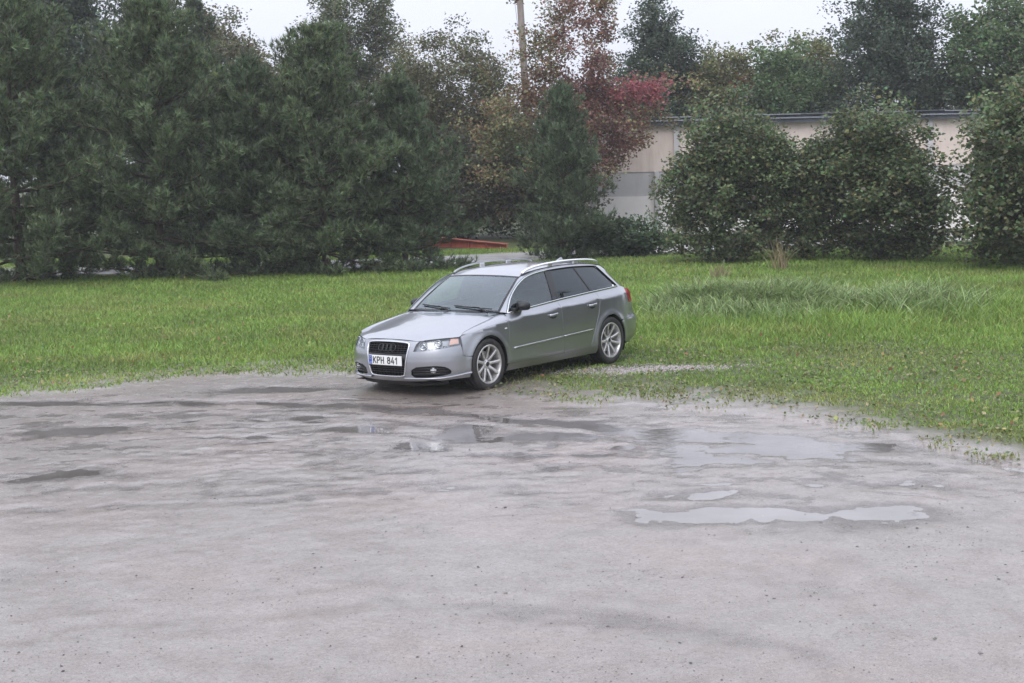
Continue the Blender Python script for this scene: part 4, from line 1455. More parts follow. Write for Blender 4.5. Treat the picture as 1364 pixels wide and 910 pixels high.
def broadleaf(name, label, pos, H, crowns, trunk_r, n_tips, n_leaf, leaf, tone, seed, cat='tree', group=None, bark=None, spread=.24, droop=.1, trunk_top=.6, lean=(0, 0), patches=(), stems=1, alt=None, alt_p=0.):
    """trunk, limbs and a crown of many small leaves. crowns: [(centre, radii, share)] relative to pos; patches: [(centre, radius, tone)]"""
    rng = np.random.default_rng(seed)
    t = thing(name, label, cat, pos, 0, group)
    tips = np.vstack([crown_points(rng, max(6, int(n_tips * s)), c, r, seed=seed + i * 5) for i, (c, r, s) in enumerate(crowns)])
    tips = tips[tips[:, 2] > .12]
    zt = H * trunk_top
    if stems == 1:
        roots = [(lean[0] * q * q, lean[1] * q * q, zt * q - .1) for q in np.linspace(0, 1, 8)]
        N, par = grow(rng, roots, tips)
    else:
        roots = [(0, 0, -.08)]
        N, par = grow(rng, roots, tips, .15)
    V, F = branch_tubes(N, par, .0065, .46, trunk_r)
    tr = obj('trunk', V, F, bark or BARK, t, True)
    per = max(1, n_leaf // len(tips))
    C = np.repeat(tips, per, 0)
    sp = spread * rng.uniform(.55, 1.35, (len(tips), 1)).repeat(per, 0)
    off = np.clip(rng.normal(0, 1, C.shape), -1.7, 1.7) * sp * np.array([1, 1, .75]); off[:, 2] -= droop * rng.random(len(C))
    C = C + off
    tw = 1 + .22 * rng.normal(0, 1, (len(tips), 1)).repeat(per, 0)          # each twig its own shade of leaf
    T = tones_for(rng, len(C), tone, .25, alt, alt_p) * np.clip(tw, .55, 1.6)
    for pc, pr, pt in patches:
        k = (np.linalg.norm((C - np.array(pc)) / np.array(pr), axis=1) < 1 + .25 * rng.normal(0, 1, len(C)))
        T[k] = tones_for(rng, int(k.sum()), pt, .3)
    k = C[:, 2] > .04
    V, F, T = leaf_cards(rng, C[k], leaf, T[k])
    tri_mesh('crown', V, F, np.clip(T, .006, .7), LEAF, t)
    return t


def pine(name, label, pos, H, R, seed, whorls=13, per=6, shoots=5, tone=(.108, .148, .070), group=None, rz=0., base_z=.12, needle=.14, tipw=.010, full=.85):
    rng = np.random.default_rng(seed)
    t = thing(name, label, 'tree', pos, rz, group)
    tv = MB(); tv.tube([(.03 * math.sin(q * 5), .03 * math.cos(q * 4), H * .97 * q - .1) for q in np.linspace(0, 1, 9)], np.linspace(.02 * H, .008, 9), 8)
    S = []; SD = []
    for i in range(whorls):
        f = i / (whorls - 1)
        z = base_z + (H - base_z - .15) * f ** .92
        L = R * (full + (1 - full) * math.sin(PI * min(1, f * 1.6))) * (1 - f ** 1.9) ** .78 + .10
        for k in range(per):
            a = 2 * PI * (k + rng.random() * .7) / per + i * 2.4
            l = L * rng.uniform(.55, 1.2) * (.88 + .24 * rng.random())
            el = -.06 + .85 * f + rng.normal(0, .12)
            d = np.array([math.cos(a) * math.cos(el), math.sin(a) * math.cos(el), math.sin(el)])
            P = [np.array([0, 0, z]) + d * l * q + np.array([0, 0, .16 * l * q * q - .10 * l * q * (1 - f)]) for q in np.linspace(0, 1, 5)]
            tv.tube(P, np.linspace(.012 + .008 * l, .005, 5), 4, caps=False)
            m = max(5, int(l * 10.0))
            for j in range(m):                   # side twigs, each with a few candle-like shoots
                q = .10 + .90 * ((j + rng.random()) / m) ** .8
                b0 = np.array([np.interp(q, np.linspace(0, 1, 5), [p[c] for p in P]) for c in range(3)])
                sd = d * .7 + rng.normal(0, .62, 3) * np.array([1, 1, .55]) + np.array([0, 0, .28]); sd /= np.linalg.norm(sd)
                tl = rng.uniform(.16, .42) * (1.15 - .5 * q)
                for s_ in range(shoots):
                    w = rng.uniform(.25, 1.05)
                    S.append(b0 + sd * tl * w + rng.normal(0, .06, 3)); e = sd * .7 + rng.normal(0, .45, 3) + np.array([0, 0, .5]); SD.append(e / np.linalg.norm(e))
            S.append(P[-1]); SD.append(np.array([d[0] * .5, d[1] * .5, .9]))
    S.append(np.array([0, 0, H * .97])); SD.append(np.array([0, 0, 1.0]))
    S = np.array(S); SD = np.array(SD)
    tv.build('trunk', BARK_R, t, True)
    nn = 12; n = len(S)
    B = np.repeat(S, nn, 0) + np.repeat(SD, nn, 0) * (rng.random((n * nn, 1)) * .10)
    Dn = np.repeat(SD, nn, 0) * 1.0 + rand_unit(rng, n * nn) * .7; Dn /= np.linalg.norm(Dn, axis=1)[:, None]
    Sd = np.cross(Dn, rand_unit(rng, n * nn)); Sd /= np.linalg.norm(Sd, axis=1)[:, None] + 1e-9
    Ln = needle * rng.uniform(.7, 1.25, (n * nn, 1))
    V = np.stack([B - Sd * tipw, B + Sd * tipw, B + Dn * Ln], 1).reshape(-1, 3)
    F = np.arange(n * nn * 3).reshape(-1, 3)
    sh = (.95 + .42 * rng.normal(0, 1, (n, 1))).repeat(nn, 0)
    T = np.clip(tones_for(rng, n * nn, tone, .2) * np.clip(sh, .5, 1.7), .006, .5)
    tri_mesh('crown', V, F, np.repeat(T, 3, 0), NEEDLE, t)
    return t


def copy_tag(src, pos, rz, sc, label, name=None, group=None):
    c = copy_tree(src); c.location = pos; c.rotation_euler = (0, 0, rz); c.scale = (sc,) * 3 if not isinstance(sc, tuple) else sc
    tag(c, label, None, group)
    return c


# ---- pines
pA = pine('pine_tree', 'broad bushy pine at the left edge of the lawn, behind the car bonnet', (-4.75, 39.3, 0), 6.1, 2.75, 3, whorls=19, per=8, group='pines beside the lawn')
pB = pine('pine_tree', 'darker pine left of the car roof, right beside the broad bushy pine', (-2.75, 39.8, 0), 4.7, 1.75, 8, whorls=16, per=8, group='pines beside the lawn', tone=(.090, .128, .066))
copy_tag(pB, (1.55, 42.9, 0), 2.1, (.80, .80, .98), 'small slender pine standing alone behind the car roof', group='pines beside the lawn')
copy_tag(pB, (-6.55, 39.4, 0), 1.0, (1.05, 1.05, 1.12), 'pine left of the broad bushy pine, touching it', group='pines beside the lawn')
copy_tag(pA, (-9.0, 39.4, 0), 2.0, 1.12, 'second pine from the left edge of the picture', group='pines beside the lawn')
copy_tag(pA, (-12.4, 38.6, 0), 4.1, 1.2, 'leftmost pine beside the lawn', group='pines beside the lawn')
# ---- broadleaf trees behind
mp = broadleaf('maple_tree', 'tall thin maple with olive and reddish autumn leaves behind the car', (1.7, 51.5, 0), 9.4,
          [((.65, 0, 6.4), (1.6, 1.5, 3.1), .34), ((-1.1, .2, 3.8), (1.9, 1.6, 2.0), .28), ((1.2, -.2, 3.7), (2.0, 1.5, 1.6), .28), ((2.2, -.6, 4.4), (1.2, .7, .5), .035), ((2.9, -.6, 5.05), (.95, .6, .5), .03)],   .13, 460, 38000, .10, (.215, .20, .095), 21,
          spread=.22, patches=[((.9, -.5, 6.0), (1.0, 1.5, 2.8), (.25, .135, .105)), ((-1.2, 0, 3.2), (1.2, 1.6, 1.3), (.15, .17, .075)), ((2.75, -.8, 4.95), (1.1, 1.4, .55), (.36, .11, .125)), ((1.9, -.3, 3.5), (1.1, 1.5, 1.3), (.22, .115, .09)), ((-.6, 0, 4.9), (.8, 1.3, 1.2), (.21, .135, .08))], alt=(.22, .11, .07), alt_p=.2)
de = broadleaf('deciduous_tree', 'olive brown leafy tree between the pines and the utility pole', (-1.9, 57.0, 0), 7.9,
          [((0, 0, 5.2), (2.1, 1.8, 2.2), .55), ((.9, 0, 3.2), (2.2, 1.8, 1.5), .45)], .14, 400, 48000, .10, (.14, .15, .075), 22, spread=.25, patches=[((1.6, -.8, 3.4), (1.2, 1.2, 1.4), (.135, .10, .05))], alt=(.18, .13, .06), alt_p=.15)
bi = broadleaf('birch_tree', 'tall birch with drooping twigs behind the pines, cut off by the top of the picture', (-5.8, 60, 0), 12.2,
          [((0, 0, 8.6), (1.65, 1.5, 3.4), .75), ((.2, 0, 5.4), (2.0, 1.6, 1.8), .25)], .16, 380, 38000, .098, (.14, .16, .088), 23, bark=BARK_W, spread=.21, droop=.55)
broadleaf('young_tree', 'pale yellowish small tree right of the birch crown', (-3.9, 59, 0), 7.5, [((0, 0, 5.6), (.9, .9, 1.9), 1)], .07, 110, 8000, .09, (.19, .19, .09), 24, spread=.2)
dk = broadleaf('dense_tree', 'dense dark green pointed tree rising behind the low building', (6.7, 65, 0), 9.3,
          [((0, 0, 4.2), (2.5, 2.2, 2.6), .55), ((-.1, 0, 6.5), (1.9, 1.7, 2.0), .35), ((-.35, 0, 8.2), (.75, .7, 1.2), .10)], .18, 500, 56000, .11, (.075, .108, .066), 25, spread=.25)
gy = broadleaf('leafy_tree', 'yellow green tree right of the dense dark tree', (9.1, 64, 0), 7.2, [((0, 0, 5.0), (1.7, 1.6, 2.1), 1)], .14, 240, 22000, .125, (.16, .17, .065), 26, spread=.26, patches=[((.6, -.8, 5.2), (.7, 1, .8), (.20, .085, .04))])
gr = broadleaf('leafy_tree', 'fresh green round tree above the building roof at the right', (11.2, 63, 0), 7.0, [((0, 0, 4.8), (2.0, 1.9, 2.1), 1)], .15, 260, 24000, .125, (.10, .155, .062), 27, spread=.28)
bu = broadleaf('hazel_bush', 'large green bush in front of the building, the one nearest the car', (5.85, 39.9, 0), 4.1,
          [((-.1, 0, 2.9), (1.1, 1.0, 1.15), .26), ((.9, .2, 2.3), (1.15, 1.1, 1.2), .26), ((-.75, 0, 1.9), (1.0, 1.0, 1.0), .2), ((1.5, 0, 1.2), (1.1, 1.1, .95), .14), ((-.2, -.3, .9), (1.35, 1.1, .75), .14)], .05, 420, 46000, .10, (.118, .158, .072), 28, cat='bush', spread=.2, stems=6, alt=(.18, .17, .07), alt_p=.10)
sh = broadleaf('dark_shrub', 'low dark green shrub between the slender pine and the hazel bush', (3.0, 43.4, 0), 1.4, [((-.2, 0, .65), (1.15, .9, .6), .7), ((.7, .1, .4), (.9, .8, .38), .3)], .03, 110, 8500, .10, (.065, .11, .05), 29, cat='bush', spread=.16, stems=5)
un = broadleaf('undergrowth_bush', 'dark bush in the shade right of the darker pine', (-1.5, 55.0, 0), 3.8, [((0, 0, 1.9), (2.1, 1.4, 1.7), 1)], .05, 260, 24000, .12, (.10, .112, .068), 30, cat='bush', spread=.24, stems=5, alt=(.17, .12, .07), alt_p=.12)
copy_tag(un, (1.2, 54.2, 0), 1.9, (1.0, 1.0, .95), 'brownish bush filling the gap under the maple')
copy_tag(un, (-5.5, 48.5, 0), 2.9, (1.3, 1.0, 1.0), 'dark bush behind the broad bushy pine')
# ---- further out on both sides
sp_ = pine('spruce_tree', 'dark narrow conifer behind the pines at the left', (-10.4, 52, 0), 8.2, 1.8, 12, whorls=19, per=8, shoots=5, tone=(.075, .100, .055), full=.9, needle=.12, tipw=.010)
copy_tag(sp_, (-12.8, 55, 0), 1.3, 1.25, 'tall dark conifer near the top left corner')
copy_tag(de, (-11.6, 60, 0), .8, 1.2, 'olive leafy tree behind the left pines')
copy_tag(dk, (-16.5, 58, 0), 2.2, 1.15, 'dense dark tree at the left edge of the picture')
copy_tag(bi, (-20.0, 62, 0), 1.1, 1.05, 'birch at the far left behind the pines')
copy_tag(de, (-8.0, 66, 0), 3.0, 1.05, 'leafy tree far behind the left birch')
copy_tag(dk, (15.5, 62, 0), 1.2, 1.1, 'dense dark tree behind the right part of the building')
copy_tag(gr, (19.5, 60, 0), 2.4, 1.25, 'round green tree at the right edge of the picture')
copy_tag(gy, (13.4, 68, 0), .9, 1.1, 'yellowish tree behind the building roof')
copy_tag(bu, (9.3, 38.9, 0), 2.2, (1.15, 1.1, .98), 'second olive bush, right of the large hazel bush')
copy_tag(bu, (12.6, 36.4, 0), 4.0, 1.15, 'olive bush at the right edge of the picture')
copy_tag(dk, (17.5, 30.5, 0), .4, .75, 'dark tree right of the lawn, beyond the picture edge')
copy_tag(gr, (21.0, 26.0, 0), 1.4, .85, 'round tree right of the lawn, beyond the picture edge')
copy_tag(de, (24.0, 33.0, 0), 2.0, .95, 'olive tree far right of the lawn, beyond the picture edge')
copy_tag(dk, (14.6, 27.0, 0), 2.6, .55, 'small dark tree beside the lot, beyond the right picture edge')
copy_tag(un, (13.6, 24.6, 0), .6, 1.1, 'dark bush beside the lot, beyond the right picture edge')
copy_tag(un, (19.5, 21.5, 0), 1.6, 1.3, 'wide dark bush far right of the lot, beyond the picture edge')
copy_tag(dk, (12.4, 24.6, 0), 1.7, (.62, .62, .62), 'tall dark tree close to the lot, beyond the right picture edge')
copy_tag(de, (13.6, 20.4, 0), 1.2, .8, 'tall olive tree close to the lot, beyond the right picture edge')
copy_tag(bu, (16.0, 23.0, 0), 3.0, .9, 'bush right of the lot, beyond the picture edge')


# ---- grass
def blade_mesh(rng, P, h, w, lean, tone, segs=1, curl=.5):
    """thin curved blades standing at P"""
    n = len(P)
    a = rng.random(n) * 2 * PI; b = rng.random(n) * 2 * PI
    L = np.stack([np.cos(a), np.sin(a), 0 * a], 1); S = np.stack([np.cos(b), np.sin(b), 0 * b], 1)
    h = np.broadcast_to(h, (n,))[:, None]; w = np.broadcast_to(w, (n,))[:, None]; ln = np.broadcast_to(lean, (n,))[:, None]
    rows = []
    for k in range(segs + 1):
        f = k / (segs + 1) if segs else 0
        rows.append((f, P + np.array([0, 0, 1.0]) * h * (f - curl * ln * f * f * .5) + L * h * ln * f ** 1.6, w * (1 - f * .75)))
    V = []
    for f, c, ww in rows: V += [c - S * ww, c + S * ww]
    V.append(P + np.array([0, 0, 1.0]) * h * (1 - curl * ln * .6) + L * h * ln)
    k = len(V); V = np.stack(V, 1).reshape(-1, 3)
    base = np.arange(n)[:, None] * k; F = []
    for s in range(segs):
        q = 2 * s
        F += [base + np.array([[q, q + 1, q + 3]]), base + np.array([[q, q + 3, q + 2]])]
    q = 2 * segs
    F.append(base + np.array([[q, q + 1, q + 2]]))
    return V, np.concatenate(F, 0), np.repeat(tone, k, 0)


def scatter(rng, n, y0, y1, power=1.0, xmax=None):
    y = y0 + (y1 - y0) * rng.random(n) ** power
    x = (rng.random(n) * 2 - 1) * (y * .37 + 2.0)
    return x, y


def under_car(x, y, m=.0):
    dx, dy = x + .967, y - 18.856
    bx = dx * math.sin(.6578) + dy * math.cos(.6578); ly = dx * math.cos(.6578) - dy * math.sin(.6578)
    return (bx > -.85 - m) & (bx < 3.55 + m) & (np.abs(ly) < .80 + m)


def make_lawn():
    rng = np.random.default_rng(5)
    x, y = scatter(rng, 600000, 12.5, 48, 1.15)
    g = grass_amount(x, y)
    band = np.clip((y - edge_y(x)) / 3.4, 0, 1)                       # thin and trodden near the lot
    left = smoothstep(-1.6, -2.4, x)
    cover = np.clip(-.12 + 1.1 * band + .8 * left + 1.15 * fbm(x * 2.3, y * 2.3, 4, 41), 0, 1)
    road = (y > 41.4 + np.clip(x, -8, 8) * .30) & (y < 45.4 + np.clip(x, -8, 8) * .33) & (y > 40)
    gp = np.exp(-(((x - 1.75) / 1.0) ** 2 + ((y - 19.75) / .33) ** 2) ** 2)   # bare pebbles by the rear wheel
    k = (rng.random(len(x)) < g * cover * (1 - .93 * gp)) & ~road & ~(under_car(x, y) & (rng.random(len(x)) < .7))
    x, y, band, left = x[k], y[k], band[k], left[k]; n = len(x)
    z = ground_z(x, y) - .006
    tall = smoothstep(20.3, 22.5, y + .5 * fbm(x, y, 2, 43)) 
    right = smoothstep(1.2, 2.6, x)
    h = (.045 + .055 * tall + .10 * right * tall * smoothstep(22, 24.5, y) * (1 - smoothstep(31, 34, y))) * rng.uniform(.55, 1.35, n)
    lum = 1 + .28 * fbm(x * .7, y * .7, 3, 44) + .15 * fbm(x * 4, y * 4, 2, 45)
    base = np.array([.200, .305, .062]) * (1 - .0 * tall[:, None]) 
    dry = np.clip(fbm(x * .9 + 7, y * .9, 3, 46) + .75 * (1 - band) * (1 - left), 0, 1)[:, None]
    T = base * (1 - dry * .6) + np.array([.32, .29, .11]) * dry * .6
    T = T * lum[:, None] * (1 + .22 * rng.normal(0, 1, (n, 1))) * (1 + .08 * rng.normal(0, 1, (n, 3)))
    V, F, T = blade_mesh(rng, np.stack([x, y, z], 1), h, .0055 + .00018 * y, rng.uniform(.2, .9, n), np.clip(T, .008, .5), 1)
    tag(tri_mesh('lawn_grass', V, F, T, GRASSM), 'short green lawn grass, thin and trodden at its muddy edge', 'grass', kind='stuff')
    # broad little leaves of clover and plantain
    rng = np.random.default_rng(6)
    x, y = scatter(rng, 130000, 13, 30, 1.3)
    g = grass_amount(x, y); c = np.clip(.35 + 1.3 * fbm(x * 2.1, y * 2.1, 3, 51), 0, 1)
    gp = np.exp(-(((x - 1.75) / 1.0) ** 2 + ((y - 19.75) / .33) ** 2) ** 2)
    k = (rng.random(len(x)) < np.clip(g * 1.3, 0, 1) * c * .55 * (1 - .9 * gp)) & ~under_car(x, y)
    x, y = x[k], y[k]; n = len(x); z = ground_z(x, y) + rng.uniform(.008, .05, n)
    T = tones_for(rng, n, (.15, .195, .07), .35, (.28, .24, .13), .22)
    V, F, T = leaf_cards(rng, np.stack([x, y, z], 1), .042, T, flat=1.2)
    tag(tri_mesh('clover_leaves', V, F, T, LEAF), 'low clover and plantain leaves along the lawn edge', 'plants', kind='stuff')


def make_fallen_leaves():
    rng = np.random.default_rng(17)
    x, y = scatter(rng, 5200, 14, 44, 1.1)
    k = (grass_amount(x, y) > .4) & (rng.random(len(x)) < .35 + .8 * fbm(x * .6, y * .6, 2, 52)) & ~under_car(x, y)
    x, y = x[k], y[k]; n = len(x); z = ground_z(x, y) + rng.uniform(.03, .09, n)
    T = tones_for(rng, n, (.34, .27, .10), .3, (.24, .12, .06), .35)
    V, F, T = leaf_cards(rng, np.stack([x, y, z], 1), .06, T, flat=1.5)
    tag(tri_mesh('fallen_leaves', V, F, T, LEAF), 'yellow and brown fallen leaves scattered over the lawn', 'leaves', kind='stuff')


def make_rank_grass():
    rng = np.random.default_rng(9)
    n = 11000
    c = rng.random(n)
    x = np.where(c < .86, rng.normal(4.15, .75, n), rng.normal(6.8, .6, n)); y = np.where(c < .6, rng.normal(26.8, .55, n), rng.normal(26.2, .65, n))
    k = (y > 24.6 + .5 * fbm(x * 1.5, y, 2, 2)) & (x > 2.3 + .6 * fbm(y, x, 2, 3)); x, y = x[k], y[k]; n = len(x)
    z = ground_z(x, y) - .02
    h = rng.uniform(.28, .62, n) * (.75 + .5 * np.clip(fbm(x * 1.4, y * 1.4, 2, 61) + .3, 0, 1))
    T = np.array([.235, .325, .125]) * (1 + .35 * fbm(x * 1.2, y * 1.2, 3, 62))[:, None] * (1 + .25 * rng.normal(0, 1, (n, 1)))
    dry = rng.random(n) < .10; T[dry] = np.array([.24, .215, .12]) * rng.uniform(.6, 1.2, (dry.sum(), 1))
    V, F, T = blade_mesh(rng, np.stack([x, y, z], 1), h, .013, rng.uniform(.35, 1.2, n), np.clip(T, .01, .5), 3, .75)
    tag(tri_mesh('rank_grass', V, F, T, GRASSM), 'mound of long bent-over grass right of the car', 'grass', kind='stuff')
    # a few dry straw tufts, countable: each its own thing
    for i, (px, py, hh, nb, lab) in enumerate(((4.75, 34.6, .42, 70, 'dry straw tuft standing in front of the hazel bush'), (6.5, 36.6, .95, 60, 'tall dry stalks leaning at the foot of the hazel bush'), (3.9, 33.4, .26, 30, 'small dry tuft on the lawn left of the straw tuft'))):
        r2 = np.random.default_rng(70 + i)
        xx = r2.normal(0, .13, nb); yy = r2.normal(0, .13, nb)
        T = np.array([.33, .27, .16]) * r2.uniform(.6, 1.15, (nb, 1)) * np.ones((1, 3))
        V, F, T = blade_mesh(r2, np.stack([xx, yy, 0 * xx - .02], 1), hh * r2.uniform(.5, 1.1, nb), .010, r2.uniform(.1, .75, nb), T, 3, .6)
        o = tri_mesh('dry_grass_tuft', V, F, T, GRASSM); o.location = (px, py, float(ground_z(px, py)))
        tag(o, lab, 'grass tuft', 'dry tufts')


make_lawn()
make_fallen_leaves()
make_rank_grass()


def make_far_wood():
    """woods beyond the buildings, one mass"""
    rng = np.random.default_rng(15)
    nc = 900
    x = rng.uniform(-60, 60, nc); y = rng.uniform(82, 100, nc)
    top = 6.2 + 1.6 * fbm(x * .12, y * .05, 3, 81) + np.where(x < -12, 2.0, 0)
    z = top * rng.random(nc) ** .6
    C = np.repeat(np.stack([x, y, z], 1), 60, 0) + rng.normal(0, 1, (nc * 60, 3)) * np.array([1.0, .9, .6])
    C = C[C[:, 2] > 0]
    T = np.repeat(1 + .25 * rng.normal(0, 1, (nc, 1)), 60, 0)[:len(C)]
    T = tones_for(rng, len(C), (.09, .105, .07), .25, (.16, .14, .08), .1) * np.clip(T, .5, 1.6)
    V, F, T = leaf_cards(rng, C, .34, T)
    tag(tri_mesh('far_wood', V, F, T, LEAF), 'far woods closing the view behind the trees', 'woods', kind='stuff')


make_far_wood()
# ================================================================== low building behind the trees
def mat_wall(name, a, b, stain):
    n = NM(name)
    v = n.coord('Object')
    c = n.ramp(n.noise(v, 1.1, 6, .6), [(.3, a), (.7, b)])
    vs_ = n.coord('Object', (2.5, 2.5, .35))
    c = n.mix(n.rng(n.noise(vs_, 1.6, 5, .65), .52, .75, 0, .7), c, stain)
    n.to(c, 'Base Color'); n.set(Roughness=.85); n.bump(n.noise(v, 22, 5), .3, .01)
    return n.m


def make_building():
    X0, X1, YF, D = 3.0, 24.0, 54.6, 7.0
    b = thing('low_building', 'low pale plastered building with a flat dark roof behind the trees', 'building', (X0, YF, 0))
    white = mat_wall('wall_whitewash', (.74, .72, .71), (.82, .81, .81), (.60, .55, .52))
    pink = mat_wall('wall_pinkish', (.78, .73, .71), (.86, .83, .82), (.68, .60, .58))
    beige = mat_wall('wall_beige', (.60, .50, .45), (.70, .61, .55), (.50, .41, .36))
    grey = mat_wall('wall_grey_panel', (.47, .455, .46), (.55, .535, .54), (.40, .385, .385))
    dark = mat_wall('roof_felt', (.07, .078, .095), (.12, .13, .15), (.05, .055, .06))
    L = X1 - X0
    def part(name, mat, c, d, bev=.0, par=None):
        m = MB(); m.box(c, d); return m.build(name, mat, par or b, bevel=bev)
    part('wall_core', beige, (L / 2, D / 2 + .10, 1.94), (L - .3, D - .3, 3.88))
    bay = 3.0; n = int(L / bay)
    for i in range(n):
        x = bay * (i + .5)
        part('wall_base', [pink, white, white, pink][i % 4] if i else pink, (x, .03, .70), (bay - .012, .22, 1.42))
        part('wall_band', grey, (x, .08, 1.835), (bay - .012, .2, .84))
        part('wall_panel', beige, (x, .05, 3.075), (bay - .012, .2, 1.62))
    for i in range(n + 1):
        part('pilaster', grey, (bay * i + (.75 if i else 0) * 0 + (0.0), -.06, 1.95), (.2, .16, 3.88), .01)
    part('drain_pipe', grey, (2.27, -.13, 1.15), (.16, .14, 2.3), .03)
    part('fascia', dark, (L / 2, -.30, 3.96), (L + .5, .05, .16))
    rf = part('roof', dark, (L / 2, D / 2 - .12, 4.10), (L + .6, D + .5, .12))
    rng = np.random.default_rng(3)
    metal = plain('roof_edge_metal', (.42, .44, .48), .25, .7)
    m = MB()
    k = 17
    for i in range(k):
        x = (i + .5) * (L + .6) / k - .3
        sm = MB(); sm.box((x, .45, 4.19 + rng.uniform(-.015, .02)), ((L + .6) / k + .03, 2.0, .035), Matrix.Rotation(rng.uniform(-.012, .012), 3, 'Y') @ Matrix.Rotation(.02, 3, 'X'))
        sm.build('roof_sheet', metal if i % 3 else dark, rf)
    part('drip_edge', metal, (L / 2, -.41, 4.045), (L + .6, .03, .05), par=rf)
    return b


make_building()

# ---- leaning utility pole
def make_pole():
    p = thing('utility_pole', 'tall weathered utility pole rising out of the maple crown', 'pole', (.92, 56.2, 0))
    n = mat_bark('weathered_wood', (.10, .085, .075), (.24, .205, .18), 3)
    m = MB(); m.tube([(0, 0, -.2), (-.02, 0, 5), (-.04, 0, 10.6)], [.15, .13, .11], 12); m.build('post', n, p, True)
    c = MB(); c.box((0, -.16, 10.1), (1.5, .10, .12)); arm = c.build('crossarm', n, p, bevel=.01)
    for x in (-.62, -.25, .25, .62):
        V, F = lathe([(0, 10.34), (.03, 10.33), (.05, 10.28), (.03, 10.25), (.05, 10.21), (.02, 10.17), (.02, 10.15)], 10, 'z')
        o = obj('insulator', np.array(V) + [x, -.16, 0], F, plain('porcelain', (.6, .58, .55), .2) if x < -.5 else bpy.data.materials['porcelain'], arm)
    p.rotation_euler = (0, -.035, 0)


make_pole()

# ---- rusty steel beam lying on the grass
def make_beam():
    t = thing('rusty_steel_beam', 'rusty red steel beam lying on the grass behind the car', 'beam', (-3.15, 50.7, .02), math.atan2(-2.3, 2.9))
    n = NM('rusty_red_steel')
    v = n.coord('Object')
    n.to(n.ramp(n.noise(v, 3, 6, .7), [(.3, (.18, .05, .036)), (.5, (.32, .085, .06)), (.7, (.40, .14, .10))]), 'Base Color')
    n.set(Roughness=.65); n.bump(n.noise(v, 25, 4), .4, .01)
    Lb = 3.9
    w = MB(); w.add([(0, -.02, 0), (Lb, -.02, 0), (Lb, -.02, .13), (2.9, -.02, .19), (0, -.02, .38), (0, .02, 0), (Lb, .02, 0), (Lb, .02, .13), (2.9, .02, .19), (0, .02, .38)],
                    [(0, 1, 2, 3, 4), (9, 8, 7, 6, 5), (0, 5, 6, 1), (1, 6, 7, 2), (2, 7, 8, 3), (3, 8, 9, 4), (4, 9, 5, 0)])
    w.build('web', n.m, t)
    f = MB(); f.add([(0, -.11, .38), (2.9, -.11, .19), (2.9, .11, .19), (0, .11, .38), (0, -.11, .40), (2.9, -.11, .215), (2.9, .11, .215), (0, .11, .40), (Lb, -.11, .13), (Lb, .11, .13), (Lb, -.11, .155), (Lb, .11, .155)],
                    [(0, 3, 2, 1), (4, 5, 6, 7), (0, 1, 5, 4), (2, 3, 7, 6), (0, 4, 7, 3), (1, 2, 9, 8), (5, 10, 11, 6), (1, 8, 10, 5), (2, 6, 11, 9), (8, 9, 11, 10)])
    f.build('top_flange', n.m, t)
    g = MB(); g.box((Lb / 2, 0, .012), (Lb, .22, .024)); g.build('bottom_flange', n.m, t)
    for x in (.05, .8, 1.6, 2.4, 3.1):
        hgt = .34 - .064 * x - .02
        s = MB(); s.box((x, -.06, .025 + hgt / 2), (.018, .08, hgt)); s.build('stiffener', n.m, t)


make_beam()

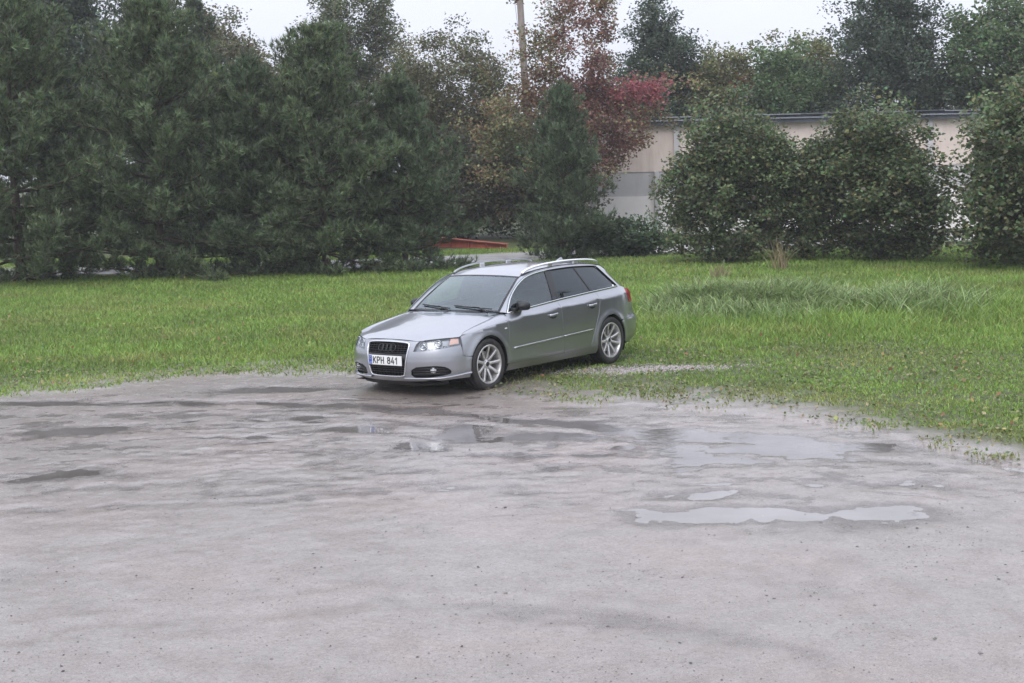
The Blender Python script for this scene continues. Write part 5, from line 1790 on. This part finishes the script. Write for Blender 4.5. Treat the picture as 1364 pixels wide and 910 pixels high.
# ---- loose stones
def make_stones():
    rng = np.random.default_rng(11)
    def rocks(x, y, r, tone, name, label):
        n = len(x)
        ico = np.array([(0, 0, 1), (.9, 0, .2), (.25, .85, .15), (-.75, .5, .2), (-.7, -.55, .1), (.3, -.9, .2), (0, 0, -.6)], float)
        f = np.array([(0, 1, 2), (0, 2, 3), (0, 3, 4), (0, 4, 5), (0, 5, 1), (6, 2, 1), (6, 3, 2), (6, 4, 3), (6, 5, 4), (6, 1, 5)])
        a = rng.random(n) * 2 * PI; ca, sa = np.cos(a), np.sin(a)
        P = ico[None] * (1 + .25 * rng.normal(0, 1, (n, 7, 1))) * r[:, None, None] * np.array([1.15, .9, .62])
        Q = np.stack([P[..., 0] * ca[:, None] - P[..., 1] * sa[:, None], P[..., 0] * sa[:, None] + P[..., 1] * ca[:, None], P[..., 2]], -1)
        Q += np.stack([x, y, ground_z(x, y) + r * .02], 1)[:, None]
        F = (np.arange(n)[:, None, None] * 7 + f[None]).reshape(-1, 3)
        o = tri_mesh(name, Q.reshape(-1, 3), F, np.repeat(tone, 7, 0), STONE)
        return tag(o, label, 'gravel', kind='stuff')
    n = 30000
    y = 7.2 + 12.5 * rng.random(n) ** 1.6; x = (rng.random(n) * 2 - 1) * (y * .37 + .3)
    k = (grass_amount(x, y) < .5) & (rng.random(n) < .25 + .9 * np.clip(fbm(x * 1.1, y * 1.1, 3, 71), 0, 1)); x, y = x[k], y[k]; n = len(x)
    r = .003 + .004 * rng.random(n) ** 2 + .009 * rng.random(n) ** 30
    T = np.array([.15, .137, .13]) * rng.uniform(.3, 2.2, (n, 1)) * np.where(r > .009, .6, 1)[:, None] * (1 + .06 * rng.normal(0, 1, (n, 3)))
    rocks(x, y, r, np.clip(T, .01, .5), 'loose_gravel', 'small wet stones scattered over the muddy lot')
    n = 5200
    x = rng.normal(1.75, .62, n); y = rng.normal(19.75, .20, n) + .05 * (x - 1.75)
    r = .006 + .012 * rng.random(n) ** 2
    T = np.array([.30, .265, .25]) * rng.uniform(.45, 1.35, (n, 1)) * (1 + .06 * rng.normal(0, 1, (n, 3)))
    rocks(x, y, r, np.clip(T, .02, .6), 'gravel_patch', 'pale pinkish pebbles beside the rear wheel')


_sn = NM('wet_stone'); _sa = _sn.node('ShaderNodeAttribute'); _sa.attribute_name = 'tone'
_sn.l.new(_sa.outputs['Color'], _sn.b.inputs['Base Color']); _sn.set(Roughness=.35)
STONE = _sn.m
make_stones()



# ---- thin rainy air: round the camera and everything built, ground included
def make_haze():
    m = MB(); m.box((0, 210, 6.4), (1010, 680, 17.0))
    o = m.build('haze', None)
    mt = bpy.data.materials.new('rain_haze'); mt.use_nodes = True
    nt = mt.node_tree; nt.nodes.remove(nt.nodes['Principled BSDF'])
    pv = nt.nodes.new('ShaderNodeVolumePrincipled')
    pv.inputs['Color'].default_value = (.96, .97, 1.0, 1); pv.inputs['Density'].default_value = .0008
    nt.links.new(pv.outputs[0], nt.nodes['Material Output'].inputs['Volume'])
    o.data.materials.append(mt)
    tag(o, kind='stuff')


make_haze()
